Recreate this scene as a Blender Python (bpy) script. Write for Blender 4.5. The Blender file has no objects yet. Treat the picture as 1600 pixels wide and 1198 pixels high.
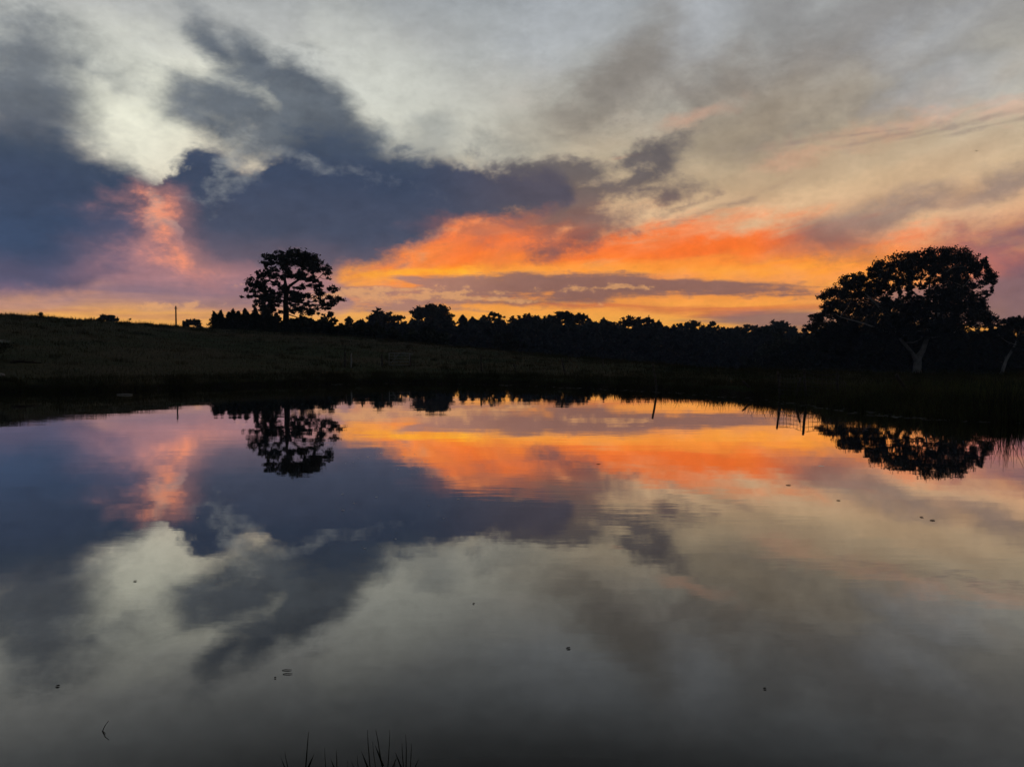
import bpy, math, random
import numpy as np
from mathutils import Vector, Matrix, noise as mnoise

scene = bpy.context.scene
COL = scene.collection

# ------------------------------------------------------------------ camera
EYE = 1.70                       # eye height above the water
FPX = 1202.0                     # focal length in pixels of a 1600 px wide frame
PITCH = math.radians(2.16)       # looking slightly down
cam_d = bpy.data.cameras.new('camera')
cam_d.sensor_width = 36.0
cam_d.lens = 36.0 * FPX / 1600.0
cam_d.clip_start = 0.05
cam_d.clip_end = 6000.0
cam = bpy.data.objects.new('camera', cam_d)
cam.location = (0, 0, EYE)
cam.rotation_euler = (math.pi / 2 - PITCH, 0, 0)
COL.objects.link(cam)
scene.camera = cam


def direction(px, py):
    xc, yc = (px - 800) / FPX, (599 - py) / FPX
    return (xc, math.cos(PITCH) + yc * math.sin(PITCH), -math.sin(PITCH) + yc * math.cos(PITCH))


def azel(px, py):
    x, y, z = direction(px, py)
    return math.atan2(x, y), math.atan2(z, math.hypot(x, y))


def at(px, py, depth):
    """World point seen at a place of the photograph, at a given distance along +Y."""
    x, y, z = direction(px, py)
    k = depth / y
    return Vector((x * k, depth, EYE + z * k))


# ------------------------------------------------------------------ view
scene.view_settings.view_transform = 'Standard'
scene.view_settings.look = 'None'
scene.view_settings.exposure = 0.0
scene.view_settings.gamma = 1.0
scene.view_settings.use_curve_mapping = False
scene.cycles.max_bounces = 6
scene.cycles.diffuse_bounces = 1
scene.cycles.glossy_bounces = 3
scene.cycles.transparent_max_bounces = 6
scene.cycles.use_adaptive_sampling = True
scene.cycles.adaptive_threshold = 0.013
scene.cycles.adaptive_min_samples = 24
scene.cycles.use_denoising = True


def lin(c):
    r = []
    for v in c[:3]:
        v = v / 255.0
        r.append(v / 12.92 if v <= 0.04045 else ((v + 0.055) / 1.055) ** 2.4)
    return (r[0], r[1], r[2], 1.0)


# ------------------------------------------------------------------ sky (world): twilight with smoke and cloud
SUN_AZ, SUN_EL = math.radians(-5.0), math.radians(0.6)
world = bpy.data.worlds.new('World')
scene.world = world
world.use_nodes = True
wt = world.node_tree
wt.nodes.clear()
W = wt.nodes
wout = W.new('ShaderNodeOutputWorld')
wbg = W.new('ShaderNodeBackground')
wt.links.new(wbg.outputs[0], wout.inputs[0])


def put(sock, v):
    if isinstance(v, bpy.types.NodeSocket):
        wt.links.new(v, sock)
    else:
        sock.default_value = v


def M(op, a, b=0.0, c=0.0, clamp=False):
    n = W.new('ShaderNodeMath')
    n.operation = op
    n.use_clamp = clamp
    put(n.inputs[0], a)
    if op not in ('EXPONENT', 'SQRT', 'ABSOLUTE', 'SINE', 'COSINE', 'ARCSINE'):
        put(n.inputs[1], b)
    if op in ('MULTIPLY_ADD', 'SMOOTH_MAX', 'SMOOTH_MIN'):
        put(n.inputs[2], c)
    return n.outputs[0]


def VEC(x, y, z=0.0):
    n = W.new('ShaderNodeCombineXYZ')
    for i, v in enumerate((x, y, z)):
        put(n.inputs[i], v)
    return n.outputs[0]


def VM(op, a, b):
    n = W.new('ShaderNodeVectorMath')
    n.operation = op
    put(n.inputs[0], a)
    if op == 'SCALE':
        put(n.inputs['Scale'], b)
    elif op != 'LENGTH':
        put(n.inputs[1], b)
    return n.outputs['Value'] if op in ('LENGTH', 'DOT_PRODUCT') else n.outputs[0]


def NOISE(vec, scale, detail=4.0, rough=0.55, dist=0.0):
    n = W.new('ShaderNodeTexNoise')
    put(n.inputs['Vector'], vec)
    n.inputs['Scale'].default_value = scale
    n.inputs['Detail'].default_value = detail
    n.inputs['Roughness'].default_value = rough
    n.inputs['Distortion'].default_value = dist
    return n


def STEP(v, lo, hi):
    n = W.new('ShaderNodeMapRange')
    n.interpolation_type = 'SMOOTHSTEP'
    put(n.inputs[0], v)
    put(n.inputs[1], lo)
    put(n.inputs[2], hi)
    return n.outputs[0]


def LERP(v, lo, hi, a=0.0, b=1.0):
    n = W.new('ShaderNodeMapRange')
    put(n.inputs[0], v)
    for i, k in zip((1, 2, 3, 4), (lo, hi, a, b)):
        n.inputs[i].default_value = k
    return n.outputs[0]


def MIX(f, a, b):
    n = W.new('ShaderNodeMix')
    n.data_type = 'RGBA'
    put(n.inputs[0], f)
    put(n.inputs[6], a)
    put(n.inputs[7], b)
    return n.outputs[2]


def RAMP(v, stops, lo, hi, ease=True):
    n = W.new('ShaderNodeValToRGB')
    n.color_ramp.interpolation = 'EASE' if ease else 'LINEAR'
    put(n.inputs[0], LERP(v, lo, hi))
    cr = n.color_ramp
    st = sorted(((p - lo) / (hi - lo), c) for p, c in stops)
    st = [(min(1, max(0, p)), c) for p, c in st]
    while len(cr.elements) < len(st):
        cr.elements.new(0.5)
    for e, (p, c) in zip(cr.elements, st):
        e.position = p
        e.color = c
    return n.outputs[0]


AMIN, AMAX = -0.95, 0.95
EMIN, EMAX = -0.10, 0.60


def CURVE(v, pts):
    """Edge line of a cloud: elevation as a smooth function of azimuth, through points of the sky."""
    n = W.new('ShaderNodeFloatCurve')
    put(n.inputs['Value'], v)
    c = n.mapping.curves[0]
    n.mapping.use_clip = False
    pp = []
    for px, py in pts:
        a, e = azel(px, py)
        pp.append(((a - AMIN) / (AMAX - AMIN), (e - EMIN) / (EMAX - EMIN)))
    pp.sort()
    if pp[0][0] > 0.0:
        pp.insert(0, (0.0, pp[0][1]))
    if pp[-1][0] < 1.0:
        pp.append((1.0, pp[-1][1]))
    while len(c.points) < len(pp):
        c.points.new(0.5, 0.5)
    for p, q in zip(c.points, pp):
        p.location = q
        p.handle_type = 'AUTO_CLAMPED'
    n.mapping.update()
    return M('MULTIPLY_ADD', n.outputs[0], EMAX - EMIN, EMIN)


PXR = 1.0 / FPX
tc = W.new('ShaderNodeTexCoord')
DIR = tc.outputs['Generated']
sep = W.new('ShaderNodeSeparateXYZ')
wt.links.new(DIR, sep.inputs[0])
DX, DY, DZ = sep.outputs
A0 = M('ARCTAN2', DX, DY)
E0 = M('ARCSINE', DZ)
E0 = M('ABSOLUTE', E0)
P3 = VM('MULTIPLY', DIR, (1.0, 1.0, 1.7))
PS = VM('MULTIPLY', DIR, (1.0, 1.0, 9.0))          # long flat streaks near the horizon
# drifting smoke: coordinates turned and drawn out along its drift
mp = W.new('ShaderNodeMapping')
mp.vector_type = 'TEXTURE'
put(mp.inputs[0], VEC(A0, E0))
mp.inputs['Rotation'].default_value = (0, 0, math.radians(24))
mp.inputs['Scale'].default_value = (2.8, 1.0, 1.0)
PD = mp.outputs[0]

mp2 = W.new('ShaderNodeMapping')
mp2.vector_type = 'TEXTURE'
put(mp2.inputs[0], VEC(A0, E0))
mp2.inputs['Rotation'].default_value = (0, 0, math.radians(10))
mp2.inputs['Scale'].default_value = (5.0, 1.0, 1.0)
PD2 = mp2.outputs[0]
nb = NOISE(P3, 4.2, 5, 0.55)
nm = NOISE(P3, 11.0, 5, 0.6, 0.25)
nf = NOISE(P3, 30.0, 5, 0.62, 0.2)
ns = NOISE(PS, 5.0, 6, 0.62, 0.15)
nd = NOISE(PD, 9.0, 5, 0.58, 0.3)
ne = NOISE(PD2, 26.0, 6, 0.62, 0.4)
ng = NOISE(P3, 85.0, 4, 0.65, 0.3)
NB, NM, NF, NS, ND, NE, NG = (M('SUBTRACT', n.outputs['Fac'], 0.5) for n in (nb, nm, nf, ns, nd, ne, ng))
NF = M('MULTIPLY_ADD', NG, 0.45, NF)

# turbulent displacement of the sky coordinates
def SHIFT(n, ka, ke):
    c = W.new('ShaderNodeSeparateColor')
    wt.links.new(n.outputs['Color'], c.inputs[0])
    return (M('MULTIPLY_ADD', c.outputs[0], ka, -0.5 * ka), M('MULTIPLY_ADD', c.outputs[1], ke, -0.5 * ke))


(a1, e1), (a2, e2), (a3, e3) = SHIFT(nm, 0.055, 0.055), SHIFT(nf, 0.026, 0.026), SHIFT(ns, 0.09, 0.022)
A, E = M('ADD', A0, M('ADD', a1, a2)), M('ADD', E0, M('ADD', e1, e2))
AL, EL = M('ADD', A0, a3), M('ADD', E0, e3)      # gentler displacement for thin bands low in the sky
AN = LERP(A, AMIN, AMAX)
ANL = LERP(AL, AMIN, AMAX)


def BAND(top, bot, low=False):
    """Signed depth inside the sheet of cloud between two edge lines."""
    an, e = (ANL, EL) if low else (AN, E)
    return M('MINIMUM', M('SUBTRACT', CURVE(an, top), e), M('SUBTRACT', e, CURVE(an, bot)))


def BLOB(px, py, rx, ry, rot=0.0, low=False):
    """Signed depth inside a leaning oval puff."""
    a, e = azel(px, py)
    k = math.cos(a)
    sx, sy = rx * PXR * k ** 1.7, ry * PXR * k
    c, s = math.cos(math.radians(rot)), math.sin(math.radians(rot))
    va, ve = (AL, EL) if low else (A, E)
    u = M('MULTIPLY_ADD', ve, s / sx, M('MULTIPLY_ADD', va, c / sx, -(a * c + e * s) / sx))
    v = M('MULTIPLY_ADD', ve, c / sy, M('MULTIPLY_ADD', va, -s / sy, (a * s - e * c) / sy))
    r = M('SQRT', M('MULTIPLY_ADD', u, u, M('MULTIPLY', v, v)))
    m = min(rx, ry) * PXR * k
    return M('MULTIPLY_ADD', r, -m, m)


def UNION(items, k=12):
    r = items[0]
    for i in items[1:]:
        r = M('SMOOTH_MAX', r, i, k * PXR)
    return r


def ALPHA(S, soft, rag=0.0, nz=None, off=0.0):
    """Cover of a cloud: its signed depth roughened by noise, faded over a soft edge (pixels)."""
    if rag:
        S = M('MULTIPLY_ADD', nz if nz is not None else NM, rag * PXR, S)
    return STEP(S, (-soft + off) * PXR, (soft + off) * PXR)


def el(y, x=800):
    return azel(x, y)[1]


#SKYLAYERS
# clear sky beyond the cloud, west of centre and east of it
D = math.radians
UP = [(D(30), lin((102, 106, 111))), (D(42), lin((74, 78, 84))), (D(60), lin((67, 71, 77))), (D(90), lin((65, 69, 75)))]
baseR = RAMP(E0, [(el(y), lin(c)) for y, c in (
    (553, (255, 168, 60)), (500, (252, 174, 74)), (465, (248, 154, 72)), (420, (240, 158, 96)), (365, (230, 172, 128)),
    (310, (214, 182, 144)), (240, (192, 182, 160)), (165, (182, 181, 172)), (80, (170, 173, 172)), (0, (152, 157, 161)))] + UP, 0, D(90), False)
baseL = RAMP(E0, [(el(y), lin(c)) for y, c in (
    (553, (250, 172, 74)), (492, (246, 178, 96)), (468, (188, 138, 130)), (430, (140, 108, 119)), (380, (146, 114, 120)),
    (290, (214, 198, 174)), (215, (222, 221, 203)), (150, (206, 208, 200)), (70, (178, 180, 178)), (0, (154, 158, 160)))] + UP, 0, D(90), False)
sky = MIX(STEP(A0, azel(430, 300)[0], azel(760, 300)[0]), baseL, baseR)
# uneven thin cloud over everything
sky = MIX(M('MULTIPLY', STEP(NB, -0.02, 0.22), 0.35), sky, MIX(STEP(E0, 0.1, 0.42), lin((226, 160, 116)), lin((148, 150, 150))))
# brighter gaps high on the left and in the middle
sky = MIX(M('MULTIPLY', ALPHA(UNION([BLOB(200, 215, 120, 70, -35), BLOB(290, 140, 150, 55, 0)]), 55, 80), 0.75), sky, lin((227, 227, 209)))
sky = MIX(M('MULTIPLY', ALPHA(UNION([BLOB(620, 150, 110, 60, -35), BLOB(740, 215, 120, 36, 0)]), 50, 80), 0.6), sky, lin((202, 204, 194)))

# smoke drifting over the right half
S = UNION([BLOB(1190, 205, 250, 95, 8), BLOB(1000, 120, 120, 60, 35), BLOB(1330, 90, 280, 80, 10), BLOB(930, 190, 90, 40, 20), BLOB(1560, 10, 260, 70, 0)], 40)
cS = MIX(STEP(E0, el(270), el(60)), lin((172, 150, 122)), lin((140, 137, 136)))
sky = MIX(M('MULTIPLY', ALPHA(S, 75, 150, ND), 0.66), sky, cS)
S = UNION([BLOB(1000, 95, 62, 40, 40), BLOB(965, 135, 52, 34, 40), BLOB(915, 182, 70, 20, 12)], 16)
sky = MIX(M('MULTIPLY', ALPHA(S, 36, 110, NM), 0.72), sky, lin((121, 115, 108)))
S = UNION([BLOB(1150, 135, 50, 30, 0), BLOB(1200, 175, 80, 50, 30), BLOB(1240, 130, 50, 30, 30), BLOB(1150, 215, 90, 26, 10), BLOB(1310, 150, 70, 26, 10)], 16)
sky = MIX(M('MULTIPLY', ALPHA(S, 40, 130, NM), 0.66), sky, lin((136, 124, 110)))
S = UNION([BLOB(1330, 40, 220, 46, 12), BLOB(1230, 40, 50, 60, 60), BLOB(1480, 110, 120, 22, 16)], 20)
sky = MIX(M('MULTIPLY', ALPHA(S, 42, 130, NM), 0.5), sky, lin((122, 120, 120)))
S = UNION([BLOB(1105, 25, 50, 40, 60), BLOB(1450, 62, 60, 26, 20), BLOB(885, 40, 90, 40, 10), BLOB(1530, 130, 90, 30, 0)], 10)
sky = MIX(M('MULTIPLY', ALPHA(S, 34, 90, NM), 0.45), sky, lin((172, 177, 184)))
S = UNION([BLOB(1250, 265, 200, 22, 22), BLOB(1120, 320, 130, 12, 20), BLOB(1480, 250, 160, 16, 18)], 20)
sky = MIX(M('MULTIPLY', ALPHA(S, 28, 110, ND), 0.42), sky, lin((176, 146, 118)))

# pink lit tatters high up
S = UNION([BLOB(1084, 188, 40, 6, 14), BLOB(1255, 243, 38, 4, 6), BLOB(1460, 182, 90, 5, 6), BLOB(1585, 172, 60, 10, 6)], 4)
sky = MIX(M('MULTIPLY', ALPHA(S, 11, 34, NM), 0.32), sky, lin((230, 164, 134)))
S = UNION([BLOB(1400, 209, 50, 3, 8, True), BLOB(1475, 199, 70, 3, 5, True), BLOB(1575, 192, 50, 1, 4, True), BLOB(1310, 213, 36, 1, 2, True)], 2)
sky = MIX(M('MULTIPLY', ALPHA(S, 4, 18, NF), 0.5), sky, lin((124, 110, 108)))

# the burning band of cloud over the set sun
low = [(-600, 420), (490, 440), (560, 446), (640, 440), (800, 436), (1000, 436), (1250, 440), (1500, 445), (1700, 450)]
S = BAND([(-600, 560), (490, 470), (560, 420), (640, 394), (720, 340), (800, 334), (900, 338), (1000, 352), (1200, 350), (1330, 366), (1500, 372), (1700, 385)], low)
lowness = M('SUBTRACT', E0, M('MULTIPLY_ADD', NE, 0.12, M('MULTIPLY', ND, 0.05)))
cS = RAMP(lowness, [(el(y), lin(c)) for y, c in ((450, (255, 168, 68)), (430, (255, 156, 52)), (405, (255, 136, 47)), (378, (252, 122, 52)), (345, (236, 146, 98)))], el(455), el(330))
cS = MIX(STEP(A0, azel(1330, 400)[0], azel(1580, 400)[0]), cS, lin((206, 116, 100)))
sky = MIX(M('MULTIPLY', ALPHA(S, 30, 150, M('ADD', NE, M('MULTIPLY', NM, 0.5))), 0.94), sky, cS)
sky = MIX(M('MULTIPLY', ALPHA(S, 24, 260, NE, 34), 0.42), sky, lin((186, 106, 86)))
sky = MIX(ALPHA(BLOB(662, 425, 56, 6, 4, True), 8, 16, NF), sky, lin((255, 188, 34)))
S = UNION([BLOB(1130, 388, 190, 15, 2), BLOB(760, 384, 80, 12, 28), BLOB(1010, 395, 90, 12, 10)])
sky = MIX(M('MULTIPLY', ALPHA(S, 20, 120, NE), 0.7), sky, lin((255, 114, 36)))
S = UNION([BLOB(900, 422, 260, 8, 2, True), BLOB(1120, 420, 130, 7, 0, True)])
sky = MIX(M('MULTIPLY', ALPHA(S, 9, 34, NS), 0.5), sky, lin((255, 168, 66)))

# pale clearing at the right between the smoke bands
S = UNION([BLOB(1440, 347, 120, 13, 9), BLOB(1010, 338, 80, 14, 8), BLOB(1180, 335, 90, 10, 14)], 10)
sky = MIX(M('MULTIPLY', ALPHA(S, 18, 50, ND), 0.72), sky, lin((228, 192, 150)))
# grey wisps rising to the right
S = UNION([BLOB(1285, 374, 66, 22, -4), BLOB(1370, 350, 84, 17, 18), BLOB(1450, 322, 100, 17, 18), BLOB(1570, 285, 120, 22, 16)], 8)
sky = MIX(M('MULTIPLY', ALPHA(S, 20, 50, ND), 0.8), sky, MIX(STEP(E0, el(385, 1300), el(325, 1400)), lin((114, 80, 84)), lin((130, 116, 112))))
S = UNION([BLOB(1620, 368, 110, 30, 6), BLOB(1610, 455, 70, 45, 0), BLOB(1650, 420, 70, 40, 0)], 20)
sky = MIX(M('MULTIPLY', ALPHA(S, 26, 50), 0.85), sky, lin((108, 90, 104)))
# scattered shreds
S = UNION([BLOB(1070, 322, 34, 4, 20, True), BLOB(1150, 317, 24, 4, 20, True), BLOB(1110, 328, 50, 2, 16, True)], 2)
sky = MIX(M('MULTIPLY', ALPHA(S, 6, 24, NF), 0.6), sky, lin((138, 116, 104)))

# slate cloud: the western mass, the plume, the shelf and its torn eastern end
westtop = UNION([BLOB(40, 84, 76, 54, 0), BLOB(45, 150, 96, 74, 0), BLOB(30, 215, 120, 70, 0), BLOB(-160, 150, 170, 140, 0), BLOB(140, 108, 76, 14, -16)], 20)
west = BAND([(-400, 200), (-60, 205), (60, 208), (110, 222), (150, 240), (200, 264), (242, 286), (258, 330), (262, 460), (285, 560)],
            [(-400, 488), (0, 474), (80, 464), (150, 448), (190, 425), (212, 385), (230, 332), (250, 300), (285, 296)])
shelf = BAND([(200, 560), (236, 340), (250, 272), (280, 242), (330, 222), (375, 250), (430, 236), (500, 200), (555, 220), (600, 238), (700, 248), (820, 264), (880, 272), (945, 380)],
             [(200, 330), (232, 306), (252, 316), (276, 350), (292, 392), (330, 416), (440, 422), (560, 414), (620, 402), (680, 376), (730, 346), (800, 334), (880, 322), (945, 270)])
plume = UNION([BLOB(345, 74, 36, 18, -42), BLOB(405, 100, 50, 24, -32), BLOB(465, 138, 62, 34, -28), BLOB(505, 190, 56, 44, -40), BLOB(560, 225, 50, 26, -20), BLOB(400, 186, 90, 24, -14), BLOB(345, 206, 66, 18, -10), BLOB(450, 222, 90, 26, 0)], 14)
lobes = UNION([BLOB(850, 276, 110, 30, 4), BLOB(915, 262, 44, 20, 8), BLOB(995, 240, 58, 24, 4), BLOB(1024, 256, 32, 30, 50), BLOB(985, 284, 76, 22, 28), BLOB(900, 304, 130, 25, 4), BLOB(995, 303, 80, 13, 4), BLOB(850, 328, 110, 28, 0), BLOB(905, 368, 74, 27, 20), BLOB(885, 346, 84, 28, 0), BLOB(800, 352, 70, 12, 20)], 14)
shreds = UNION([BLOB(680, 215, 34, 32, 60), BLOB(760, 242, 30, 8, 0), BLOB(235, 100, 120, 8, -12)], 8)
aV = M('MULTIPLY', ALPHA(westtop, 36, 100), 0.92)
aW = ALPHA(west, 22, 60)
aH = ALPHA(shelf, 18, 62, M('ADD', NM, M('MULTIPLY', NF, 0.6)))
aP = M('MULTIPLY', ALPHA(plume, 22, 60, None, -6), 0.93)
aLb = M('MULTIPLY', ALPHA(lobes, 15, 60, M('MULTIPLY_ADD', NF, 0.7, NM)), 0.86)
aT = M('MULTIPLY', ALPHA(shreds, 26, 70), 0.5)
coreV = MIX(STEP(M('MULTIPLY_ADD', NM, 0.12, E0), el(210, 60), el(60, 60)), lin((66, 77, 96)), lin((100, 107, 116)))
coreW = RAMP(M('MULTIPLY_ADD', NM, 0.06, E0), [(el(480, 100), lin((124, 104, 124))), (el(435, 100), lin((86, 84, 108))), (el(380, 100), lin((60, 75, 102))), (el(300, 100), lin((59, 71, 94))), (el(215, 100), lin((66, 78, 96)))], 0.03, 0.40)
coreH = RAMP(M('MULTIPLY_ADD', NM, 0.05, E0), [(el(425), lin((100, 90, 104))), (el(360), lin((69, 76, 96))), (el(280), lin((60, 71, 93))), (el(235), lin((68, 79, 97)))], 0.08, 0.30)
coreH = MIX(STEP(A0, azel(620, 300)[0], azel(860, 300)[0]), coreH, lin((84, 80, 92)))
sky = MIX(aT, sky, lin((122, 127, 130)))
sky = MIX(aP, sky, MIX(STEP(NM, -0.14, 0.16), lin((62, 73, 90)), lin((88, 97, 109))))
sky = MIX(aLb, sky, MIX(STEP(E0, el(385), el(270)), lin((112, 82, 84)), lin((82, 78, 86))))
sky = MIX(aV, sky, coreV)
sky = MIX(aW, sky, coreW)
sky = MIX(aH, sky, coreH)
# warm fringe under the shelf
S = UNION([BLOB(690, 402, 90, 10, 24), BLOB(790, 362, 60, 12, 0)], 8)
sky = MIX(M('MULTIPLY', ALPHA(S, 20, 60, ND), 0.5), sky, lin((250, 132, 70)))
# lit rift between the two masses, in a veil of mauve
sky = MIX(M('MULTIPLY', ALPHA(UNION([BLOB(225, 400, 80, 60, 0), BLOB(300, 420, 70, 30, -20)], 20), 48, 60), 0.62), sky, lin((122, 101, 117)))
S = UNION([BLOB(250, 328, 18, 14, 0), BLOB(246, 360, 18, 26, 10), BLOB(274, 396, 38, 16, -45), BLOB(304, 426, 28, 9, -25)], 12)
sky = MIX(M('MULTIPLY', ALPHA(S, 36, 60, M('MULTIPLY_ADD', NF, 0.6, NM), -6), 0.68), sky, lin((208, 138, 122)))
S = UNION([BLOB(250, 326, 15, 10, 0), BLOB(250, 354, 10, 16, 10), BLOB(283, 406, 28, 8, -45), BLOB(306, 428, 20, 5, -25)], 6)
sky = MIX(M('MULTIPLY', ALPHA(S, 16, 48, NF), 0.75), sky, lin((255, 152, 108)))
sky = MIX(M('MULTIPLY', ALPHA(UNION([BLOB(180, 424, 34, 12, 10), BLOB(240, 408, 36, 16, -30)]), 20, 40), 0.22), sky, lin((184, 130, 134)))
sky = MIX(M('MULTIPLY', ALPHA(UNION([BLOB(365, 284, 26, 7, 40), BLOB(352, 262, 22, 6, 70), BLOB(395, 228, 50, 3, -12)], 4), 14, 44, NF), 0.45), sky, lin((156, 159, 157)))

# low mauve haze on the left and flat bars of cloud along the horizon
S = BAND([(-400, 466), (0, 462), (90, 456), (150, 440), (240, 425), (330, 425), (420, 425), (520, 435), (590, 520)], [(-400, 500), (0, 492), (60, 486), (140, 474), (200, 476), (260, 482), (330, 484), (420, 490), (520, 492), (590, 430)], True)
sky = MIX(M('MULTIPLY', ALPHA(S, 10, 34, NS), 0.78), sky, RAMP(M('MULTIPLY_ADD', NS, 0.06, E0), [(el(490, 200), lin((190, 142, 132))), (el(462, 200), lin((136, 112, 126))), (el(430, 200), lin((168, 124, 130)))], 0.03, 0.12))
S = UNION([BAND([(440, 520), (520, 456), (600, 446), (700, 434), (800, 430), (900, 434), (1050, 432), (1250, 440), (1330, 446), (1400, 500)], [(440, 420), (520, 458), (600, 462), (700, 470), (800, 464), (900, 467), (1000, 460), (1150, 458), (1330, 452), (1400, 400)], True),
           BLOB(620, 478, 110, 9, 0, True), BLOB(780, 476, 110, 5, 1, True)], 3)
cS = MIX(STEP(A0, azel(620, 450)[0], azel(860, 450)[0]), lin((164, 122, 114)), lin((118, 92, 94)))
sky = MIX(M('MULTIPLY', ALPHA(S, 7, 60, M('MULTIPLY_ADD', NF, 0.4, NS)), 0.86), sky, cS)
S = UNION([BLOB(1000, 478, 110, 3, 0, True), BLOB(1130, 481, 120, 5, 0, True), BLOB(1150, 488, 60, 4, 0, True)], 2)
sky = MIX(M('MULTIPLY', ALPHA(S, 4, 22, NS), 0.75), sky, lin((214, 112, 70)))
S = UNION([BLOB(1230, 500, 110, 14, 0, True), BLOB(1560, 470, 200, 40, 0, True)], 6)
sky = MIX(M('MULTIPLY', ALPHA(S, 9, 30, NS), 0.85), sky, lin((138, 106, 108)))
S = UNION([BLOB(250, 492, 90, 2, 0, True), BLOB(90, 484, 70, 3, 3, True), BLOB(330, 498, 70, 2, 0, True), BLOB(420, 486, 60, 3, 0, True)], 2)
sky = MIX(M('MULTIPLY', ALPHA(S, 4, 22, NS), 0.6), sky, lin((196, 132, 108)))
# fine breaks of light in the bars
S = UNION([BLOB(690, 462, 80, 3, 3, True), BLOB(720, 468, 110, 3, -2, True), BLOB(560, 458, 70, 3, 4, True), BLOB(965, 452, 22, 1, 0, True), BLOB(260, 477, 60, 3, 3, True)], 2)
sky = MIX(M('MULTIPLY', ALPHA(S, 3, 30, NF), 0.5), sky, lin((242, 176, 108)))
# fine mottling of the cloud
mot = M('MULTIPLY_ADD', NF, 0.42, M('MULTIPLY_ADD', ND, 0.30, 1.0))
mt = W.new('ShaderNodeMix')
mt.data_type = 'RGBA'
mt.blend_type = 'MULTIPLY'
mt.inputs[0].default_value = 1.0
wt.links.new(sky, mt.inputs[6])
cc = W.new('ShaderNodeCombineColor')
for k_ in range(3):
    wt.links.new(mot, cc.inputs[k_])
wt.links.new(cc.outputs[0], mt.inputs[7])
sky = mt.outputs[2]

# behind the viewer: the physical dusk sky under plain grey cloud
ns_sky = W.new('ShaderNodeTexSky')
ns_sky.sky_type = 'NISHITA'
ns_sky.sun_disc = False
ns_sky.sun_elevation = SUN_EL
ns_sky.sun_rotation = SUN_AZ
back = MIX(0.06, (0, 0, 0, 1), ns_sky.outputs[0])
back = MIX(LERP(NB, -0.2, 0.2, 0.35, 0.8), back, lin((56, 60, 68)))
front = STEP(DY, 0.05, 0.62)
sky = MIX(front, back, sky)
wt.links.new(sky, wbg.inputs['Color'])
wbg.inputs['Strength'].default_value = 1.09
world.cycles.sampling_method = 'NONE'

# ------------------------------------------------------------------ the last of the sun, on the horizon behind the trees
sun_d = bpy.data.lights.new('sun', 'SUN')
sun_d.energy = 0.06
sun_d.angle = math.radians(0.5)
sun_d.color = (1.0, 0.62, 0.32)
sun = bpy.data.objects.new('sun', sun_d)
sv = Vector((math.sin(SUN_AZ) * math.cos(SUN_EL), math.cos(SUN_AZ) * math.cos(SUN_EL), math.sin(SUN_EL)))
sun.rotation_euler = sv.to_track_quat('Z', 'Y').to_euler()
COL.objects.link(sun)
#SKYEND

# ================================================================== helpers
rng = np.random.default_rng(11)
random.seed(5)


def tag(o, label=None, cat=None, group=None, kind=None):
    for k, v in (('label', label), ('category', cat), ('group', group), ('kind', kind)):
        if v:
            o[k] = v
    return o


def mesh_object(name, verts, faces, mat=None, parent=None, smooth=False):
    me = bpy.data.meshes.new(name)
    verts = np.asarray(verts, dtype=np.float64)
    if isinstance(faces, np.ndarray):
        n, k = faces.shape
        me.vertices.add(len(verts))
        me.vertices.foreach_set('co', verts.astype(np.float32).ravel())
        me.loops.add(n * k)
        me.loops.foreach_set('vertex_index', faces.astype(np.int32).ravel())
        me.polygons.add(n)
        me.polygons.foreach_set('loop_start', np.arange(0, n * k, k, dtype=np.int32))
        me.update(calc_edges=True)
    else:
        me.from_pydata([tuple(v) for v in verts], [], faces)
        me.update()
    if smooth:
        me.polygons.foreach_set('use_smooth', [True] * len(me.polygons))
    if mat:
        me.materials.append(mat)
    o = bpy.data.objects.new(name, me)
    COL.objects.link(o)
    if parent:
        o.parent = parent
    return o


def empty(name, loc, **kw):
    o = bpy.data.objects.new(name, None)
    o.empty_display_size = 0.2
    o.location = loc
    COL.objects.link(o)
    return tag(o, **kw)


class Geo:
    """Collects tubes and boxes, then makes them one mesh."""

    def __init__(self):
        self.v, self.f = [], []

    def tube(self, pts, radii, n=6, cap=True):
        pts = [Vector(p) for p in pts]
        if not hasattr(radii, '__len__'):
            radii = [radii] * len(pts)
        base = len(self.v)
        for i, p in enumerate(pts):
            t = (pts[min(i + 1, len(pts) - 1)] - pts[max(i - 1, 0)]).normalized()
            a = t.cross(Vector((0.31, 0.95, 0.05)))
            if a.length < 0.1:
                a = t.cross(Vector((1, 0, 0)))
            a.normalize()
            b = t.cross(a)
            for k in range(n):
                th = 2 * math.pi * k / n
                self.v.append(p + (a * math.cos(th) + b * math.sin(th)) * radii[i])
        for i in range(len(pts) - 1):
            for k in range(n):
                q = base + i * n
                self.f.append((q + k, q + (k + 1) % n, q + n + (k + 1) % n, q + n + k))
        if cap:
            self.f.append(tuple(base + k for k in range(n))[::-1])
            q = base + (len(pts) - 1) * n
            self.f.append(tuple(q + k for k in range(n)))
        return self

    def build(self, name, mat, parent=None, smooth=True):
        return mesh_object(name, self.v, self.f, mat, parent, smooth)


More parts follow.
